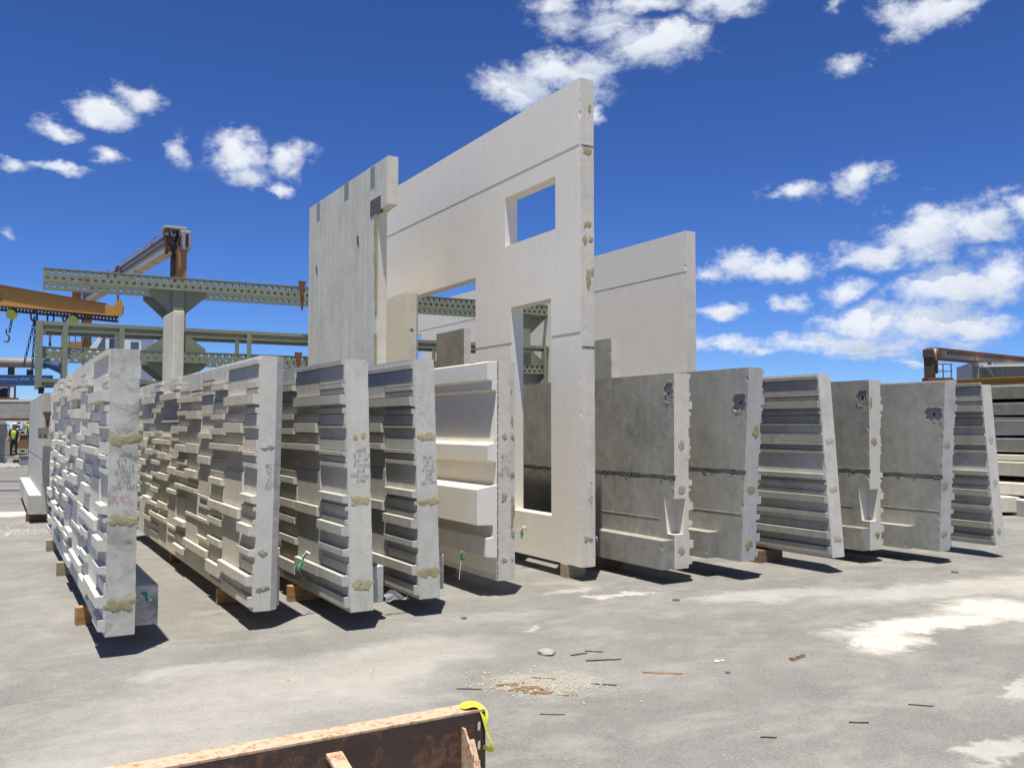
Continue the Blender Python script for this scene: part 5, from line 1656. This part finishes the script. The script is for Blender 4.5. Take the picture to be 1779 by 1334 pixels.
# ------------------------------------------------------------------ litter on the paving
def lump(mb, c, r, rnd, flat=.6):
    n = 6
    vs = [Vector(c) + Vector((0, 0, r * flat))]
    for k in range(n):
        a = 2 * math.pi * k / n + rnd.uniform(-.3, .3)
        q = r * rnd.uniform(.7, 1.1)
        vs.append(Vector(c) + Vector((math.cos(a) * q, math.sin(a) * q, r * flat * rnd.uniform(.1, .5))))
    for k in range(n):
        v = vs[1 + k]
        vs.append(Vector((v.x, v.y, 0.0005)))
    fs = [(0, 1 + k, 1 + (k + 1) % n) for k in range(n)] + [(1 + k, 7 + k, 7 + (k + 1) % n, 1 + (k + 1) % n) for k in range(n)]
    mb.add(vs, fs)


rr = random.Random(21)
mb = MB()
for i in range(6000):
    x, y = rr.uniform(0.0, 10.5), rr.uniform(2.6, 10.0)
    lump(mb, (x, y, 0), rr.choice((.002, .003, .003, .004, .005, .007)) * rr.uniform(.8, 1.3), rr)
stuff(tag(mb.build('loose_grit', M_PEBBLE), 'loose grit scattered over the paving', 'grit'))
mb = MB()
for i in range(1500):
    x = 3.10 + rr.gauss(0, .17)
    y = 4.88 + rr.gauss(0, .16) - (x - 3.1) * .45
    lump(mb, (x, y, 0), rr.choice((.003, .004, .005, .006, .008, .013)) * rr.uniform(.7, 1.3), rr, .8)
stuff(tag(mb.build('crushed_stone', M_PALEDUST), 'thin heap of pale crushed stone on the paving near the rusty channel', 'gravel'))
mb = MB()
for i in range(60):
    x, y = rr.uniform(1.5, 9.5), rr.uniform(3.0, 8.0)
    lump(mb, (x, y, 0), rr.uniform(.007, .014), rr, .8)
stuff(tag(mb.build('pebbles', M_PEBBLE), 'scattered pale pebbles on the open paving', 'pebbles'))


def stick(name, label, cat, p0, p1, w, h, mat, grp=None):
    a, b = Vector((p0[0], p0[1], 0)), Vector((p1[0], p1[1], 0))
    L = (b - a).length
    n = 6
    mb2 = MB()
    rnd = random.Random(int(p0[0] * 1000))
    prev = None
    vs, fs = [], []
    for i in range(n + 1):
        f = i / n
        ww = w * (1 if 0 < i < n else .5) * rnd.uniform(.8, 1.1)
        yy = rnd.uniform(-.3, .3) * w
        vs += [(L * f, yy - ww / 2, .0006), (L * f, yy + ww / 2, .0006), (L * f, yy + ww / 2 * .8, h), (L * f, yy - ww / 2 * .8, h)]
    for i in range(n):
        for k in range(4):
            fs.append((i * 4 + k, i * 4 + (k + 1) % 4, i * 4 + 4 + (k + 1) % 4, i * 4 + 4 + k))
    fs += [(0, 1, 2, 3), (n * 4 + 3, n * 4 + 2, n * 4 + 1, n * 4)]
    mb2.add(vs, fs)
    o = mb2.build(name, mat)
    o.location = a
    o.rotation_euler = (0, 0, math.atan2(b.y - a.y, b.x - a.x))
    return tag(o, label, cat, grp)


stick('wood_splinter', 'straight brown splinter lying alone right of the stone heap', 'splinter', (3.79, 4.76), (4.00, 4.60), .022, .010, M_SPLINT)
stick('steel_rod', 'thin dark rod lying beyond the brown splinter', 'steel rod', (3.63, 5.19), (3.87, 5.10), .010, .009, M_RUSTDARK)
stick('steel_rod', 'short bent dark rod beyond the stone heap', 'steel rod', (3.62, 5.37), (3.76, 5.36), .009, .009, M_RUSTDARK)
stick('steel_rod', 'small dark twig like rod left of the longer rod', 'steel rod', (3.78, 5.42), (3.88, 5.33), .007, .008, M_RUSTDARK)
stick('steel_rod', 'dark nail lying at lower right on open paving', 'steel rod', (4.15, 3.39), (4.24, 3.33), .007, .008, M_RUSTDARK)
stick('steel_rod', 'thin dark wire right of the dark nail', 'steel rod', (4.72, 3.43), (4.82, 3.33), .006, .007, M_RUSTDARK)
stick('steel_rod', 'dark bit of wire left of the dark nail near the bottom', 'steel rod', (3.55, 3.47), (3.62, 3.42), .006, .007, M_RUSTDARK)
stick('steel_rod', 'long thin wire left of the rust flakes', 'steel rod', (2.55, 5.06), (2.68, 4.97), .012, .006, M_RUSTDARK)
stick('steel_rod', 'thin wire in front of the stone heap', 'steel rod', (2.74, 4.38), (2.86, 4.30), .005, .005, M_RUSTDARK)
stick('steel_rod', 'thin wire at the right end of the stone heap', 'steel rod', (3.34, 4.72), (3.46, 4.61), .008, .007, M_RUSTDARK)
for i, (dx, dy) in enumerate(((0, 0), (.01, .025))):
    stick('wood_offcut', ('near' if i == 0 else 'far') + ' piece of the broken orange timber on the open paving', 'timber offcut', (4.88 + dx, 4.47 + dy), (5.04 + dx, 4.50 + dy), .028, .026 - .01 * i, M_SPLINT, 'broken orange timber pieces')
for i in range(26):
    x = 2.86 + rr.gauss(0, .07)
    y = 4.86 - (x - 2.86) * .5 + rr.gauss(0, .045)
    a = R(rr.uniform(-55, 5))
    l = rr.uniform(.05, .15)
    stick('rust_flake', 'orange rust flake in the small heap beside the crushed stone', 'rust flake', (x, y), (x + math.cos(a) * l, y + math.sin(a) * l), .014, rr.uniform(.005, .013), M_SPLINT, 'rust flakes by the stone heap')
stick('rust_flake', 'single longer orange rust flake at the back of the stone heap', 'rust flake', (3.08, 5.03), (3.2, 4.92), .014, .009, M_SPLINT)
stick('rust_flake', 'small brown flake in front of the stone heap', 'rust flake', (3.05, 4.60), (3.13, 4.57), .016, .008, M_SPLINT)


def stone(label, x, y, r, mat, seed):
    rnd = random.Random(seed)
    bm = bmesh.new()
    bmesh.ops.create_icosphere(bm, subdivisions=2, radius=r)
    for v in bm.verts:
        n = mnoise.noise(v.co * (1.6 / r) + Vector((seed, 0, 0)))
        v.co *= 1 + .35 * n
        v.co.z = max(v.co.z * .38 + r * .2, 0.001)
    me = bpy.data.meshes.new('stone')
    bm.to_mesh(me)
    bm.free()
    me.materials.append(mat)
    o = bpy.data.objects.new('stone', me)
    COL.objects.link(o)
    o.location = (x, y, 0)
    return tag(o, label, 'stone')


stone('flat grey stone left of the thin dark rods', 3.50, 5.50, .065, M_GREY2, 1)
stone('dark lump on the paving below the notched ledge panel', 5.62, 6.55, .035, M_DARKC, 2)
stone('dark lump left of the beige panel shadow', 3.52, 6.85, .03, M_DARKC, 3)
stone('pale stone pair lying on open paving, left stone', 4.42, 4.72, .022, M_WHITE, 4)
stone('pale stone pair lying on open paving, right stone', 4.47, 4.72, .016, M_WHITE, 5)
stone('small dark lump in the middle of the open paving', 4.28, 4.47, .02, M_DARKC, 6)
stone('brown scrap near the right end of the row', 9.4, 6.2, .04, M_WOODDARK, 7)
# rubble in the left yard
mb = MB()
for i in range(420):
    lump(mb, (rr.uniform(.05, .75), rr.uniform(15.3, 17.0), 0), rr.uniform(.006, .026), rr, .8)
stuff(tag(mb.build('rubble', M_PEBBLE), 'pale rubble on the ground in front of the far left panel', 'rubble'))
mb = MB()
for i in range(300):
    lump(mb, (rr.uniform(0.2, 1.6), rr.uniform(40.5, 44), 0), rr.uniform(.03, .12), rr, .8)
stuff(tag(mb.build('rubble', M_PEBBLE), 'broken concrete rubble below the precast beam at the left', 'rubble'))
